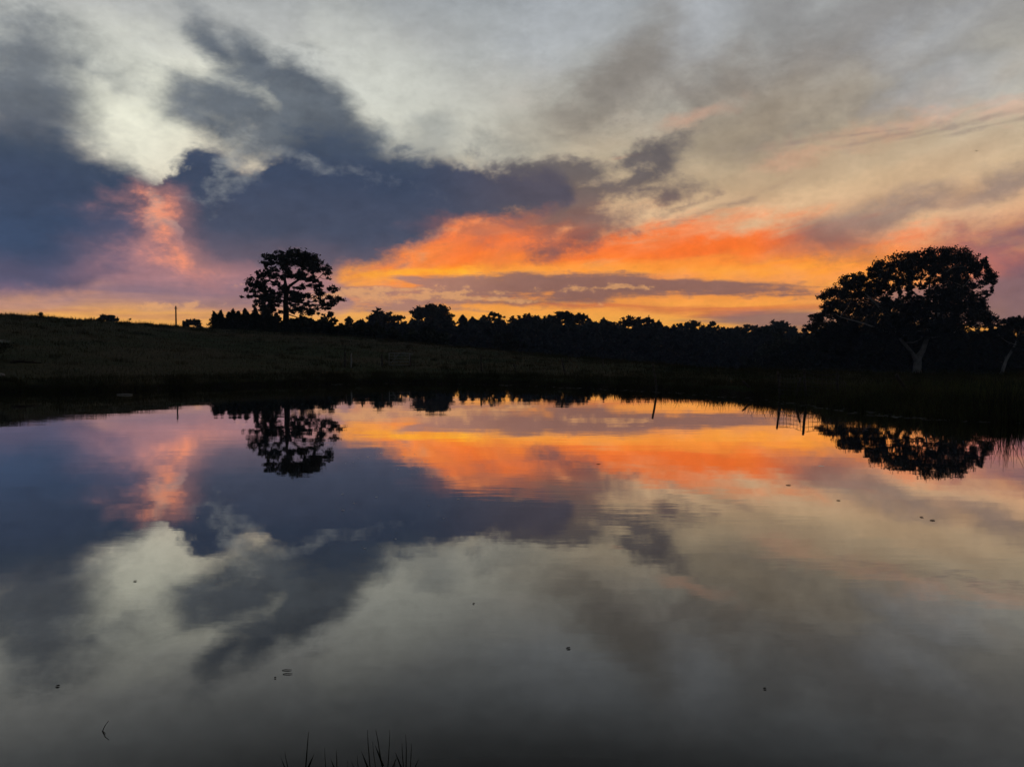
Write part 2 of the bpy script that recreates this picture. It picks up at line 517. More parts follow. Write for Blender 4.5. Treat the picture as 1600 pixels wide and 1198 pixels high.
# ------------------------------------------------------------------ materials
def material(name, c1, c2, scale=3.0, rough=0.9, detail=5.0, bump=0.0, spec=0.2, translucent=0.0, coords='Object', vary=0.0):
    m = bpy.data.materials.new(name)
    m.use_nodes = True
    t = m.node_tree
    b = t.nodes['Principled BSDF']
    b.inputs['Roughness'].default_value = rough
    b.inputs['Specular IOR Level'].default_value = spec
    co = t.nodes.new('ShaderNodeTexCoord')
    nz = t.nodes.new('ShaderNodeTexNoise')
    nz.inputs['Scale'].default_value = scale
    nz.inputs['Detail'].default_value = detail
    nz.inputs['Roughness'].default_value = 0.6
    t.links.new(co.outputs[coords], nz.inputs['Vector'])
    rp = t.nodes.new('ShaderNodeValToRGB')
    rp.color_ramp.elements[0].position, rp.color_ramp.elements[1].position = 0.32, 0.68
    rp.color_ramp.elements[0].color = (*c1, 1)
    rp.color_ramp.elements[1].color = (*c2, 1)
    t.links.new(nz.outputs['Fac'], rp.inputs[0])
    col = rp.outputs[0]
    if vary:
        oi = t.nodes.new('ShaderNodeObjectInfo')
        hs = t.nodes.new('ShaderNodeHueSaturation')
        mr = t.nodes.new('ShaderNodeMapRange')
        mr.inputs[3].default_value, mr.inputs[4].default_value = 1 - vary, 1 + vary
        t.links.new(oi.outputs['Random'], mr.inputs[0])
        t.links.new(mr.outputs[0], hs.inputs['Value'])
        t.links.new(col, hs.inputs['Color'])
        col = hs.outputs[0]
    t.links.new(col, b.inputs['Base Color'])
    if bump:
        bm = t.nodes.new('ShaderNodeBump')
        bm.inputs['Strength'].default_value = bump
        bm.inputs['Distance'].default_value = 0.03
        t.links.new(nz.outputs['Fac'], bm.inputs['Height'])
        t.links.new(bm.outputs[0], b.inputs['Normal'])
    if translucent:
        tr = t.nodes.new('ShaderNodeBsdfTranslucent')
        t.links.new(col, tr.inputs['Color'])
        mx = t.nodes.new('ShaderNodeMixShader')
        mx.inputs[0].default_value = translucent
        t.links.new(b.outputs[0], mx.inputs[1])
        t.links.new(tr.outputs[0], mx.inputs[2])
        t.links.new(mx.outputs[0], t.nodes['Material Output'].inputs[0])
    return m


MAT = {
    'leaf': material('gum_leaf', (0.022, 0.030, 0.016), (0.045, 0.056, 0.030), 0.6, 0.65, vary=0.25),
    'leaf_far': material('far_leaf', (0.026, 0.034, 0.022), (0.050, 0.060, 0.036), 0.3, 0.8, vary=0.3),
    'conifer': material('conifer_leaf', (0.016, 0.026, 0.014), (0.034, 0.048, 0.024), 0.9, 0.8, vary=0.2),
    'leaf_pale': material('pale_leaf', (0.35, 0.35, 0.32), (0.6, 0.6, 0.56), 2.0, 0.8),
    'bark': material('dark_bark', (0.035, 0.028, 0.022), (0.085, 0.07, 0.055), 2.5, 0.95, bump=0.5),
    'pale_bark': material('pale_gum_bark', (0.30, 0.29, 0.28), (0.62, 0.61, 0.60), 0.9, 0.85, bump=0.25),
    'blade': material('grass_blade', (0.028, 0.038, 0.014), (0.090, 0.076, 0.036), 0.12, 0.9),
    'rank_grass': material('rank_grass', (0.070, 0.090, 0.028), (0.150, 0.145, 0.060), 0.3, 0.9),
    'rush': material('rush_stem', (0.022, 0.028, 0.012), (0.055, 0.052, 0.026), 2.0, 0.8),
    'dry': material('dry_stem', (0.05, 0.042, 0.024), (0.10, 0.085, 0.05), 2.0, 0.85),
    'wood': material('weathered_wood', (0.05, 0.042, 0.034), (0.13, 0.115, 0.10), 6.0, 0.9, bump=0.4),
    'pale_wood': material('bleached_wood', (0.30, 0.28, 0.25), (0.52, 0.49, 0.45), 5.0, 0.9),
    'metal': material('galvanised_steel', (0.26, 0.28, 0.29), (0.42, 0.44, 0.45), 14.0, 0.5, spec=0.5),
    'wire': material('fence_wire', (0.05, 0.045, 0.04), (0.11, 0.10, 0.09), 10.0, 0.6),
    'rock': material('pale_rock', (0.22, 0.21, 0.20), (0.45, 0.43, 0.41), 3.0, 0.9, bump=0.5),
    'scum': material('dry_scum', (0.10, 0.095, 0.08), (0.30, 0.28, 0.25), 2.0, 0.8),
    'glint': material('white_glint', (0.7, 0.68, 0.64), (0.9, 0.89, 0.86), 20.0, 0.10, spec=1.0),  # white gloss standing in for sky glints on the ripples
    'dead_leaf': material('dead_leaf', (0.03, 0.022, 0.014), (0.08, 0.055, 0.03), 20.0, 0.7),
    'feather': material('dark_feather', (0.02, 0.02, 0.022), (0.05, 0.05, 0.052), 20.0, 0.8),
}


MAT['glint'].node_tree.nodes['Principled BSDF'].inputs['IOR'].default_value = 2.2


def ground_material():
    m = bpy.data.materials.new('paddock_grass')
    m.use_nodes = True
    t = m.node_tree
    b = t.nodes['Principled BSDF']
    b.inputs['Roughness'].default_value = 0.95
    b.inputs['Specular IOR Level'].default_value = 0.05
    co = t.nodes.new('ShaderNodeTexCoord')

    def nz(scale, det, rough):
        n = t.nodes.new('ShaderNodeTexNoise')
        n.inputs['Scale'].default_value = scale
        n.inputs['Detail'].default_value = det
        n.inputs['Roughness'].default_value = rough
        t.links.new(co.outputs['Object'], n.inputs['Vector'])
        return n.outputs['Fac']

    def ramp(f, a, b_, p0, p1):
        r = t.nodes.new('ShaderNodeValToRGB')
        r.color_ramp.elements[0].position, r.color_ramp.elements[1].position = p0, p1
        r.color_ramp.elements[0].color, r.color_ramp.elements[1].color = (*a, 1), (*b_, 1)
        t.links.new(f, r.inputs[0])
        return r.outputs[0]

    def mix(f, a, b_):
        n = t.nodes.new('ShaderNodeMix')
        n.data_type = 'RGBA'
        t.links.new(f, n.inputs[0])
        t.links.new(a, n.inputs[6])
        t.links.new(b_, n.inputs[7])
        return n.outputs[2]

    green = ramp(nz(1.4, 6, 0.7), (0.026, 0.042, 0.016), (0.056, 0.074, 0.028), 0.35, 0.68)
    straw = ramp(nz(2.6, 6, 0.7), (0.056, 0.052, 0.026), (0.115, 0.098, 0.054), 0.35, 0.68)
    col = mix(ramp(nz(0.06, 4, 0.6), (0, 0, 0), (1, 1, 1), 0.42, 0.60), green, straw)
    # bare wet mud at and below the water's edge
    sp = t.nodes.new('ShaderNodeSeparateXYZ')
    t.links.new(co.outputs['Object'], sp.inputs[0])
    mr = t.nodes.new('ShaderNodeMapRange')
    mr.interpolation_type = 'SMOOTHSTEP'
    mr.inputs[1].default_value, mr.inputs[2].default_value = 0.12, 0.34
    ad = t.nodes.new('ShaderNodeMath')
    ad.operation = 'MULTIPLY_ADD'
    ad.inputs[1].default_value, ad.inputs[2].default_value = 0.22, -0.11
    t.links.new(nz(1.1, 4, 0.6), ad.inputs[0])
    ad2 = t.nodes.new('ShaderNodeMath')
    t.links.new(ad.outputs[0], ad2.inputs[0])
    t.links.new(sp.outputs[2], ad2.inputs[1])
    t.links.new(ad2.outputs[0], mr.inputs[0])
    mud = ramp(nz(4.0, 5, 0.6), (0.016, 0.012, 0.009), (0.034, 0.027, 0.020), 0.3, 0.7)
    col = mix(mr.outputs[0], mud, col)
    t.links.new(col, b.inputs['Base Color'])
    bp = t.nodes.new('ShaderNodeBump')
    bp.inputs['Strength'].default_value = 0.6
    bp.inputs['Distance'].default_value = 0.1
    t.links.new(nz(5.0, 5, 0.7), bp.inputs['Height'])
    t.links.new(bp.outputs[0], b.inputs['Normal'])
    return m


def water_material():
    m = bpy.data.materials.new('still_pond_water')
    m.use_nodes = True
    t = m.node_tree
    t.nodes.remove(t.nodes['Principled BSDF'])
    co = t.nodes.new('ShaderNodeTexCoord')

    def nz(scale, det, stretch, rough=0.5):
        mp_ = t.nodes.new('ShaderNodeMapping')
        mp_.inputs['Scale'].default_value = stretch
        t.links.new(co.outputs['Object'], mp_.inputs[0])
        n = t.nodes.new('ShaderNodeTexNoise')
        n.inputs['Scale'].default_value = scale
        n.inputs['Detail'].default_value = det
        n.inputs['Roughness'].default_value = rough
        t.links.new(mp_.outputs[0], n.inputs['Vector'])
        return n.outputs['Fac']

    def math_(op, a, b_, c=None):
        n = t.nodes.new('ShaderNodeMath')
        n.operation = op
        for i, v in enumerate((a, b_, c)):
            if v is None:
                continue
            if isinstance(v, bpy.types.NodeSocket):
                t.links.new(v, n.inputs[i])
            else:
                n.inputs[i].default_value = v
        return n.outputs[0]

    # slow swell everywhere, and cat's paws: patches where a breath of wind ripples it
    patch = t.nodes.new('ShaderNodeMapRange')
    patch.interpolation_type = 'SMOOTHSTEP'
    patch.inputs[1].default_value, patch.inputs[2].default_value = 0.45, 0.68
    t.links.new(nz(0.11, 3, (1, 1.6, 1)), patch.inputs[0])
    swell = math_('MULTIPLY', nz(0.55, 2, (0.7, 1.6, 1)), WAVE[0])
    rip = math_('MULTIPLY', nz(3.2, 3, (0.55, 1.7, 1)), math_('MULTIPLY_ADD', patch.outputs[0], WAVE[2], WAVE[1]))
    bp = t.nodes.new('ShaderNodeBump')
    bp.inputs['Strength'].default_value = 1.0
    bp.inputs['Distance'].default_value = 1.0
    t.links.new(math_('ADD', swell, rip), bp.inputs['Height'])
    fr = t.nodes.new('ShaderNodeFresnel')
    fr.inputs['IOR'].default_value = 1.333
    t.links.new(bp.outputs[0], fr.inputs['Normal'])
    mr = t.nodes.new('ShaderNodeMapRange')
    for i, v in zip((1, 2, 3, 4), (0.062, 0.50, 0.0, 1.0)):
        mr.inputs[i].default_value = v
    t.links.new(fr.outputs[0], mr.inputs[0])
    refl = math_('MULTIPLY_ADD', math_('POWER', mr.outputs[0], 0.8), 0.91, 0.035)
    gl = t.nodes.new('ShaderNodeBsdfGlossy')
    gl.inputs['Roughness'].default_value = 0.012
    gl.inputs['Color'].default_value = (0.99, 0.985, 0.97, 1)
    t.links.new(bp.outputs[0], gl.inputs['Normal'])
    df = t.nodes.new('ShaderNodeBsdfDiffuse')
    rp = t.nodes.new('ShaderNodeValToRGB')
    rp.color_ramp.elements[0].color = (0.020, 0.020, 0.015, 1)
    rp.color_ramp.elements[1].color = (0.034, 0.030, 0.022, 1)
    t.links.new(nz(0.3, 4, (1, 1, 1)), rp.inputs[0])
    t.links.new(rp.outputs[0], df.inputs['Color'])
    mx = t.nodes.new('ShaderNodeMixShader')
    t.links.new(refl, mx.inputs[0])
    t.links.new(df.outputs[0], mx.inputs[1])
    t.links.new(gl.outputs[0], mx.inputs[2])
    t.links.new(mx.outputs[0], t.nodes['Material Output'].inputs[0])
    return m


# ================================================================== the land
# shore of the pond: far bank as seen from the near bank, then round behind the frame to the viewer's feet
shore_px = [(0, 613), (90, 613), (200, 611), (320, 606), (450, 602), (600, 598.5), (740, 600), (840, 603), (960, 608),
            (1060, 613), (1180, 622), (1290, 634), (1380, 645), (1450, 653), (1600, 661)]
SHORE = []
for px, py in shore_px:
    Y = EYE * FPX / (py - 553.6)
    SHORE.append(((px - 800) / FPX * Y, Y))
SHORE = [(-14, 4.6), (-24, 9), (-31, 18), (-30, 28)] + SHORE + [(15.2, 17.2), (16.6, 13), (14, 7.6), (8.5, 3.6), (4, 2.5), (0, 2.3), (-5, 2.8)]


def smooth_loop(pts, n=8):
    out = []
    m = len(pts)
    for i in range(m):
        p0, p1, p2, p3 = (np.array(pts[(i + k - 1) % m]) for k in range(4))
        for j in range(n):
            t = j / n
            out.append(0.5 * ((2 * p1) + (p2 - p0) * t + (2 * p0 - 5 * p1 + 4 * p2 - p3) * t * t + (3 * p1 - p0 - 3 * p2 + p3) * t ** 3))
    return np.array(out)


LOOP = smooth_loop(SHORE)
_k = np.arange(len(LOOP))
LOOP = LOOP * (1 + 0.006 * np.sin(_k * 1.7) + 0.004 * np.sin(_k * 0.61 + 1))[:, None]


def shore_distance(x, y):
    """Distance from the water's edge, negative over the water."""
    x, y = np.asarray(x, float), np.asarray(y, float)
    d2 = np.full(x.shape, 1e18)
    inside = np.zeros(x.shape, bool)
    n = len(LOOP)
    for i in range(n):
        (x1, y1), (x2, y2) = LOOP[i], LOOP[(i + 1) % n]
        dx, dy = x2 - x1, y2 - y1
        t = np.clip(((x - x1) * dx + (y - y1) * dy) / (dx * dx + dy * dy), 0, 1)
        d2 = np.minimum(d2, (x - x1 - t * dx) ** 2 + (y - y1 - t * dy) ** 2)
        c = (y1 > y) != (y2 > y)
        xi = x1 + (y - y1) * dx / (dy if abs(dy) > 1e-12 else 1e-12)
        inside ^= c & (x < xi)
    d = np.sqrt(d2)
    return np.where(inside, -d, d)


# brow of the paddock: (photo x, photo y, distance, height of the land beyond it)
brow = [(-500, 478, 72, 7.0), (0, 490.5, 86, 6.2), (150, 500, 96, 5.2), (330, 513, 112, 4.6), (520, 524, 120, 4.3), (700, 541, 112, 2.6), (900, 561, 88, -0.6),
        (1100, 575.5, 66, -3.8), (1250, 583, 54, -5.0), (1400, 586, 48, -2.9), (1600, 588, 42, -2.9), (2100, 590, 38, -2.5)]
B_az = np.array([-math.pi, -2.0, -1.2] + [azel(b[0], b[1])[0] for b in brow] + [1.3, 2.0, math.pi])
B_r = np.array([60, 60, 66] + [at(b[0], b[1], b[2]).xy.length for b in brow] + [45, 55, 60])
B_z = np.array([1.6, 3.0, 6.5] + [at(b[0], b[1], b[2]).z for b in brow] + [0.8, 1.2, 1.6])
B_f = np.array([1.0, 2.0, 6.0] + [b[3] for b in brow] + [-1.0, 0.0, 1.0])


def wob(x, y, s, seed):
    r = np.random.default_rng(seed)
    z = np.zeros(np.shape(x))
    for k in range(9):
        a, f, p = r.uniform(0, 2 * math.pi), s * r.uniform(0.5, 2.2), r.uniform(0, 6.28)
        z = z + np.sin((x * math.cos(a) + y * math.sin(a)) * f + p)
    return z / 4.0


def land_height(x, y):
    x, y = np.asarray(x, float), np.asarray(y, float)
    r, az = np.hypot(x, y), np.arctan2(x, y)
    sd = shore_distance(x, y)
    rc, zc, zf = np.interp(az, B_az, B_r), np.interp(az, B_az, B_z), np.interp(az, B_az, B_f)
    s = np.clip(sd, 0, None)
    t = s / (s + np.clip(rc - r, 1e-3, None) + 1e-6)
    t = np.where(r >= rc, 1.0, t)
    zb = 0.34
    z = zb + (zc - zb) * t ** 1.12
    u = np.clip((r - rc) / (rc * 0.9 + 20), 0, 1)
    z = np.where(r > rc, zc + (zf - zc) * (u * u * (3 - 2 * u)), z)
    lip = np.clip(s / 1.1, 0, 1)
    z = z * (lip * lip * (3 - 2 * lip))
    far = np.clip(s / 10, 0, 1)
    z = z + wob(x, y, 1.3, 3) * 0.035 * np.clip(s / 1.0, 0, 1) + wob(x, y, 0.16, 4) * 0.10 * far
    return np.where(sd < 0, np.maximum(-1.3, 0.45 * sd), z)


az_front = np.radians(np.arange(-44, 44.01, 0.22))
az_back = np.radians(np.concatenate([np.arange(46, 315, 2.0)]))
AZ = np.concatenate([az_front, az_back])
RR = np.concatenate([np.linspace(0.6, 6, 14), np.linspace(6.6, 70, 150), np.geomspace(71, 420, 70), np.geomspace(450, 3200, 14)])
ga, gr = np.meshgrid(AZ, RR)
gx, gy = gr * np.sin(ga), gr * np.cos(ga)
gz = land_height(gx, gy)
nr, na = ga.shape
gv = np.stack([gx.ravel(), gy.ravel(), gz.ravel()], 1)
i, j = np.meshgrid(np.arange(nr - 1), np.arange(na), indexing='ij')
j2 = (j + 1) % na
gf = np.stack([i * na + j, (i + 1) * na + j, (i + 1) * na + j2, i * na + j2], -1).reshape(-1, 4)
cz = float(land_height(np.array([0.0]), np.array([0.0]))[0])
gv = np.vstack([gv, [[0, 0, cz]]])
ground = mesh_object('ground', gv, gf, ground_material(), smooth=True)
tag(ground, kind='structure')


def ground_z(x, y):
    return float(land_height(np.array([x]), np.array([y]))[0])


# water: one level sheet, its rim tucked under the banks
WAVE = (0.0019, 0.0002, 0.0009)
grow = LOOP + 0.0
ctr = grow.mean(0)
rim = [tuple(p + (p - ctr) / np.linalg.norm(p - ctr) * 0.5) for p in grow]
water = mesh_object('pond_water', [(x, y, 0.0) for x, y in rim], [tuple(range(len(rim)))[::-1]], water_material())
tag(water, label='still dark pond mirroring the sunset sky', kind='structure')


# ================================================================== vegetation builders
def cards(c, length, width, droop=0.3, seed=0):
    """Small leaf sprays: one kite-shaped face each, at the given centres."""
    r = np.random.default_rng(seed)
    n = len(c)
    d = r.normal(size=(n, 3))
    d[:, 2] = d[:, 2] * 0.7 - droop
    d /= np.linalg.norm(d, axis=1)[:, None]
    q = r.normal(size=(n, 3))
    w = np.cross(d, q)
    w /= np.linalg.norm(w, axis=1)[:, None]
    L = (length * r.uniform(0.6, 1.35, n))[:, None]
    Wd = (width * r.uniform(0.6, 1.35, n))[:, None]
    v = np.stack([c - d * L * 0.5, c + w * Wd * 0.5 - d * L * 0.1, c + d * L * 0.5, c - w * Wd * 0.5 - d * L * 0.1], 1).reshape(-1, 3)
    return v, np.arange(4 * n).reshape(n, 4)


def clump_points(n, cx, cy, cz, rx, ry, rz, r, shell=0.45):
    """Points of a leafy puff made of smaller tufts, domed above, ragged below, with strays outside."""
    m = max(4, n // 34)
    d = r.normal(size=(m, 3))
    d /= np.linalg.norm(d, axis=1)[:, None]
    d[:, 2] = np.where(d[:, 2] < -0.3, d[:, 2] * 0.6, d[:, 2])
    k = (shell + (1 - shell) * r.random(m) ** 0.7)[:, None]
    tuft = d * k
    idx = r.integers(0, m, n)
    p = tuft[idx] + r.normal(size=(n, 3)) * 0.17
    stray = r.random(n) < 0.14
    p[stray] *= 1.22
    return np.stack([cx + p[:, 0] * rx, cy + p[:, 1] * ry, cz + p[:, 2] * rz], 1)


def grow_tree(name, loc, trunk_paths, clumps, leaf, lw, per_area, mats, seed, limb=0.10, twigs=5, droop=0.35, **tags):
    """A tree: trunk and limbs given as polylines [(x,y,z,r)...], leafy puffs (x,y,z,rx,ry,rz) joined to them by branches."""
    r = np.random.default_rng(seed)
    root = empty(name, loc, **tags)
    g = Geo()
    nodes = []
    for path in trunk_paths:
        g.tube([p[:3] for p in path], [p[3] for p in path], 8)
        for a, b in zip(path[:-1], path[1:]):
            for t in (0.0, 0.5):
                nodes.append((Vector(a[:3]).lerp(Vector(b[:3]), t), a[3] + (b[3] - a[3]) * t))
        nodes.append((Vector(path[-1][:3]), path[-1][3]))
    nodes = [n for n in nodes if n[0].z > 0.18 * max(c[2] for c in clumps)] or nodes[-2:]
    b = g
    top0 = Vector(trunk_paths[0][-1][:3])
    pts = []
    for c in sorted(clumps, key=lambda c: (Vector(c[:3]) - top0).length):
        base = Vector((c[0], c[1], c[2] - 0.35 * c[5]))
        best = min(nodes, key=lambda n: (n[0] - base).length * (1.0 + (1.2 if n[0].z > base.z + 0.3 else 0.0)) - n[1] * 2.0)
        p0, r0 = best
        L = (base - p0).length
        r1 = min(r0 * 0.7, 0.025 + limb * min(1.0, L / 6.0) * 0.9)
        sag = Vector((r.normal() * 0.10, r.normal() * 0.10, r.normal() * 0.08 - 0.06)) * L
        m1, m2 = p0.lerp(base, 0.36) + sag, p0.lerp(base, 0.72) + sag * 0.6
        b.tube([p0, m1, m2, base], [r1, r1 * 0.8, r1 * 0.6, r1 * 0.42], 5, False)
        nodes += [(m1, r1 * 0.8), (m2, r1 * 0.6), (base, r1 * 0.42)]
        for _ in range(twigs):
            d = Vector((r.normal() * c[3], r.normal() * c[4], abs(r.normal()) * c[5])) * 0.55
            e = base + d
            mid = base.lerp(e, 0.5) + Vector((r.normal(), r.normal(), r.normal())) * 0.08 * d.length
            b.tube([base, mid, e], [max(0.02, r1 * 0.34), max(0.016, r1 * 0.24), 0.012], 3, False)
        n = max(12, int(per_area * (c[3] * c[5] + c[4] * c[5] + c[3] * c[4]) / 1.5))
        pts.append(clump_points(n, *c, r))
    b.build('trunk', mats[1], root)
    v, f = cards(np.vstack(pts), leaf, lw, droop, seed + 7)
    mesh_object('crown', v, f, mats[0], root)
    return root


def px_clumps(raw, ox, oy, sc, depth, base, half, seed, squash=0.85, fat=1.0):
    """Puffs measured on the photograph, given a real place in the depth of a round crown."""
    r = np.random.default_rng(seed)
    out = []
    cx = sum(c[0] for c in raw) / len(raw)
    for X, Y, rx, ry in raw:
        p = at(ox + X / sc, oy + Y / sc, depth) - base
        k = depth / FPX / sc
        room = math.sqrt(max(0.05, 1 - min(1, (p.x / half) ** 2))) * half * 0.75
        dy = r.uniform(-1, 1) * room
        s = (depth + dy) / depth
        e = Vector((0, 0, EYE)) - base
        p = e + (p - e) * s
        rz_ = max(ry * 1.25, rx * 0.55)
        out.append((p.x, p.y, p.z - (rz_ - ry) * k * 0.6, rx * k * fat * s, (rx + ry) * 0.5 * k * fat * squash, rz_ * k * fat * s))
    return out


# ------------------------------------------------------------------ the lone gum on the hill
D1 = 138.0
b1 = at(447.5, 500, D1)
b1.z = ground_z(b1.x, b1.y) - 0.1
raw1 = [(580, 150, 60, 35), (700, 112, 42, 30), (840, 112, 80, 45), (940, 130, 60, 42), (560, 205, 62, 38), (700, 200, 60, 44), (820, 200, 80, 52), (935, 190, 76, 50), (1055, 182, 80, 52), (1120, 235, 66, 52), (1040, 268, 62, 42), (1150, 290, 58, 36), (1235, 312, 58, 40), (785, 270, 52, 44),
        (465, 318, 30, 20), (470, 372, 32, 26), (540, 265, 34, 30), (655, 350, 52, 38), (600, 322, 32, 22), (430, 455, 84, 46), (365, 512, 52, 36), (500, 480, 62, 40), (555, 540, 66, 38), (440, 540, 60, 26), (320, 606, 42, 22), (400, 590, 50, 24), (485, 602, 52, 30), (565, 625, 66, 38), (640, 560, 46, 38), (640, 655, 56, 34), (470, 680, 56, 34), (560, 702, 66, 34), (650, 735, 52, 34), (430, 722, 36, 22),
        (700, 470, 26, 30), (690, 590, 38, 40), (885, 368, 60, 28), (935, 348, 40, 24), (1055, 350, 50, 32), (1020, 412, 48, 20), (1105, 412, 52, 24), (960, 482, 30, 16), (1085, 470, 60, 22), (1185, 470, 60, 24), (1290, 520, 62, 28), (1340, 545, 36, 22), (1170, 562, 54, 28), (900, 582, 74, 32), (985, 592, 64, 30), (880, 640, 46, 30), (1125, 642, 54, 30), (1250, 622, 60, 28), (1345, 640, 70, 28), (1395, 640, 32, 24), (1290, 690, 54, 26), (1230, 722, 56, 28), (1180, 680, 46, 32), (965, 742, 66, 28), (1085, 742, 66, 34), (880, 722, 36, 30), (1000, 792, 62, 24), (1120, 790, 46, 22), (1270, 400, 26, 14)]
_r = random.Random(77)
for _ in range(90):
    _a, _q = _r.uniform(0, 6.283), math.sqrt(_r.random())
    X, Y = 830 + math.cos(_a) * _q * 400, 420 + math.sin(_a) * _q * 330
    if any(math.hypot((X - gx_) / ga_, (Y - gy_) / gb_) < 1 for gx_, gy_, ga_, gb_ in ((880, 290, 60, 60), (840, 440, 110, 70), (1140, 350, 70, 60), (715, 700, 34, 60), (620, 420, 50, 30))):
        continue
    raw1.append((X, Y, _r.uniform(30, 52), _r.uniform(20, 32)))
raw1 += [(740, 600, 46, 34), (830, 620, 50, 36), (800, 690, 40, 30), (720, 760, 40, 26), (840, 770, 46, 28), (600, 770, 60, 28), (520, 750, 60, 26), (760, 540, 36, 26)]
cl1 = px_clumps(raw1, 340, 380, 7.27, D1, b1, 8.6, 21, fat=1.2)


def zp(X, Y, r, dy=0.0, ox=340, oy=380, sc=7.27, depth=D1, base=b1):
    p = at(ox + X / sc, oy + Y / sc, depth) - base
    return (p.x, p.y + dy, p.z, r)


tr1 = [[zp(775, 960, 0.62), zp(778, 800, 0.50), zp(772, 680, 0.45), zp(782, 560, 0.42), zp(770, 480, 0.30, 0.2), zp(752, 400, 0.24, 0.5), zp(760, 320, 0.18, 0.7), zp(745, 240, 0.10, 0.9)],
       [zp(785, 545, 0.34), zp(820, 490, 0.28, -0.3), zp(880, 455, 0.25, -0.7), zp(950, 415, 0.21, -1.1), zp(985, 340, 0.16, -1.4), zp(1010, 260, 0.09, -1.6)],
       [zp(765, 560, 0.26), zp(700, 500, 0.20, 0.6), zp(640, 450, 0.16, 1.2), zp(550, 412, 0.11, 1.6), zp(470, 395, 0.06, 1.9)],
       [zp(950, 415, 0.12, -1.1), zp(1090, 440, 0.11, -1.5), zp(1160, 420, 0.09, -1.6), zp(1205, 370, 0.07, -1.4), zp(1240, 345, 0.05, -1.3)],
       [zp(780, 640, 0.22), zp(880, 660, 0.16, -1.0), zp(1000, 690, 0.13, -2.2), zp(1130, 680, 0.09, -3.0), zp(1260, 660, 0.05, -3.4)],
       [zp(775, 660, 0.20), zp(690, 640, 0.15, 0.8), zp(600, 610, 0.12, 1.8), zp(500, 590, 0.08, 2.2), zp(420, 560, 0.05, 2.4)]]
grow_tree('gum_tree', b1, tr1, cl1, 0.42, 0.22, 210, (MAT['leaf'], MAT['bark']), 31, 0.13, 6, 0.3,
          label='large lone gum tree with open spreading crown on the hill', cat='tree')

# ------------------------------------------------------------------ the big pale-trunked gum on the right
D2 = 158.0
b2 = at(1433, 587, D2)
b2.z = ground_z(b2.x, b2.y) - 0.2
raw2 = [(780, 112, 84, 42), (880, 112, 84, 42), (990, 92, 84, 42), (1090, 84, 76, 42), (1168, 92, 54, 42), (1190, 150, 54, 46), (1080, 150, 84, 54), (960, 150, 74, 46), (720, 160, 54, 44), (820, 170, 70, 40), (620, 168, 64, 38), (570, 200, 44, 40), (650, 220, 52, 36), (590, 262, 52, 42), (765, 240, 52, 42),
        (440, 224, 44, 18), (380, 265, 56, 32), (430, 282, 64, 38), (500, 270, 44, 38), (330, 320, 46, 38), (270, 345, 64, 26), (208, 376, 34, 22), (400, 342, 64, 38), (500, 350, 64, 42), (560, 340, 46, 38), (620, 300, 42, 26), (350, 402, 74, 38), (262, 430, 54, 22), (232, 480, 54, 26), (160, 500, 40, 22), (130, 560, 44, 30), (98, 590, 36, 20), (200, 540, 54, 36), (300, 480, 74, 46), (420, 452, 74, 46), (520, 442, 74, 46),
        (1270, 130, 54, 32), (1320, 150, 34, 32), (1250, 180, 44, 36), (1310, 200, 44, 34), (1382, 222, 40, 32), (1390, 262, 34, 26), (1340, 270, 34, 24), (1282, 282, 42, 24), (1350, 330, 30, 20), (1360, 366, 26, 12),
        (700, 312, 40, 34), (860, 222, 48, 32), (1010, 222, 60, 34), (1080, 232, 60, 44), (1160, 232, 54, 54), (1150, 312, 54, 54), (1050, 312, 66, 50), (960, 322, 42, 28), (780, 362, 36, 30), (730, 412, 42, 24), (800, 300, 30, 18), (600, 420, 74, 46), (700, 462, 84, 54), (800, 452, 84, 50), (900, 452, 84, 50), (1000, 420, 84, 62), (1100, 400, 84, 62), (1200, 382, 66, 54), (1265, 402, 54, 44), (1300, 442, 44, 36), (1240, 472, 64, 46), (1330, 502, 44, 36), (1380, 545, 50, 32), (1290, 540, 64, 44), (1180, 500, 80, 50), (1060, 510, 80, 50), (620, 530, 90, 50), (760, 560, 80, 44), (480, 540, 90, 50), (360, 570, 90, 46), (250, 620, 90, 44)]
cl2 = px_clumps(raw2, 1240, 380, 4.444, D2, b2, 20.0, 22, fat=1.18)
for k, (X, Y, rx, ry) in enumerate([(880, 520, 70, 50), (960, 560, 80, 46), (820, 600, 60, 40), (1010, 620, 80, 40), (900, 640, 50, 30), (760, 640, 60, 36), (1120, 600, 90, 50), (700, 560, 70, 40), (850, 400, 40, 26), (1000, 360, 60, 40), (640, 610, 80, 40), (830, 300, 34, 22), (890, 300, 36, 24), (900, 366, 34, 22), (800, 336, 26, 20), (660, 340, 36, 24), (640, 400, 44, 28), (740, 330, 30, 24), (940, 270, 44, 26), (700, 250, 40, 26)]):
    q = at(1240 + X / 4.444, 380 + Y / 4.444, D2 - 5) - b2
    cl2.append((q.x, q.y, q.z, rx * 0.0296, rx * 0.024, ry * 0.032))


def zq(X, Y, r, dy=0.0):
    return zp(X, Y, r, dy, 1240, 380, 4.444, D2, b2)


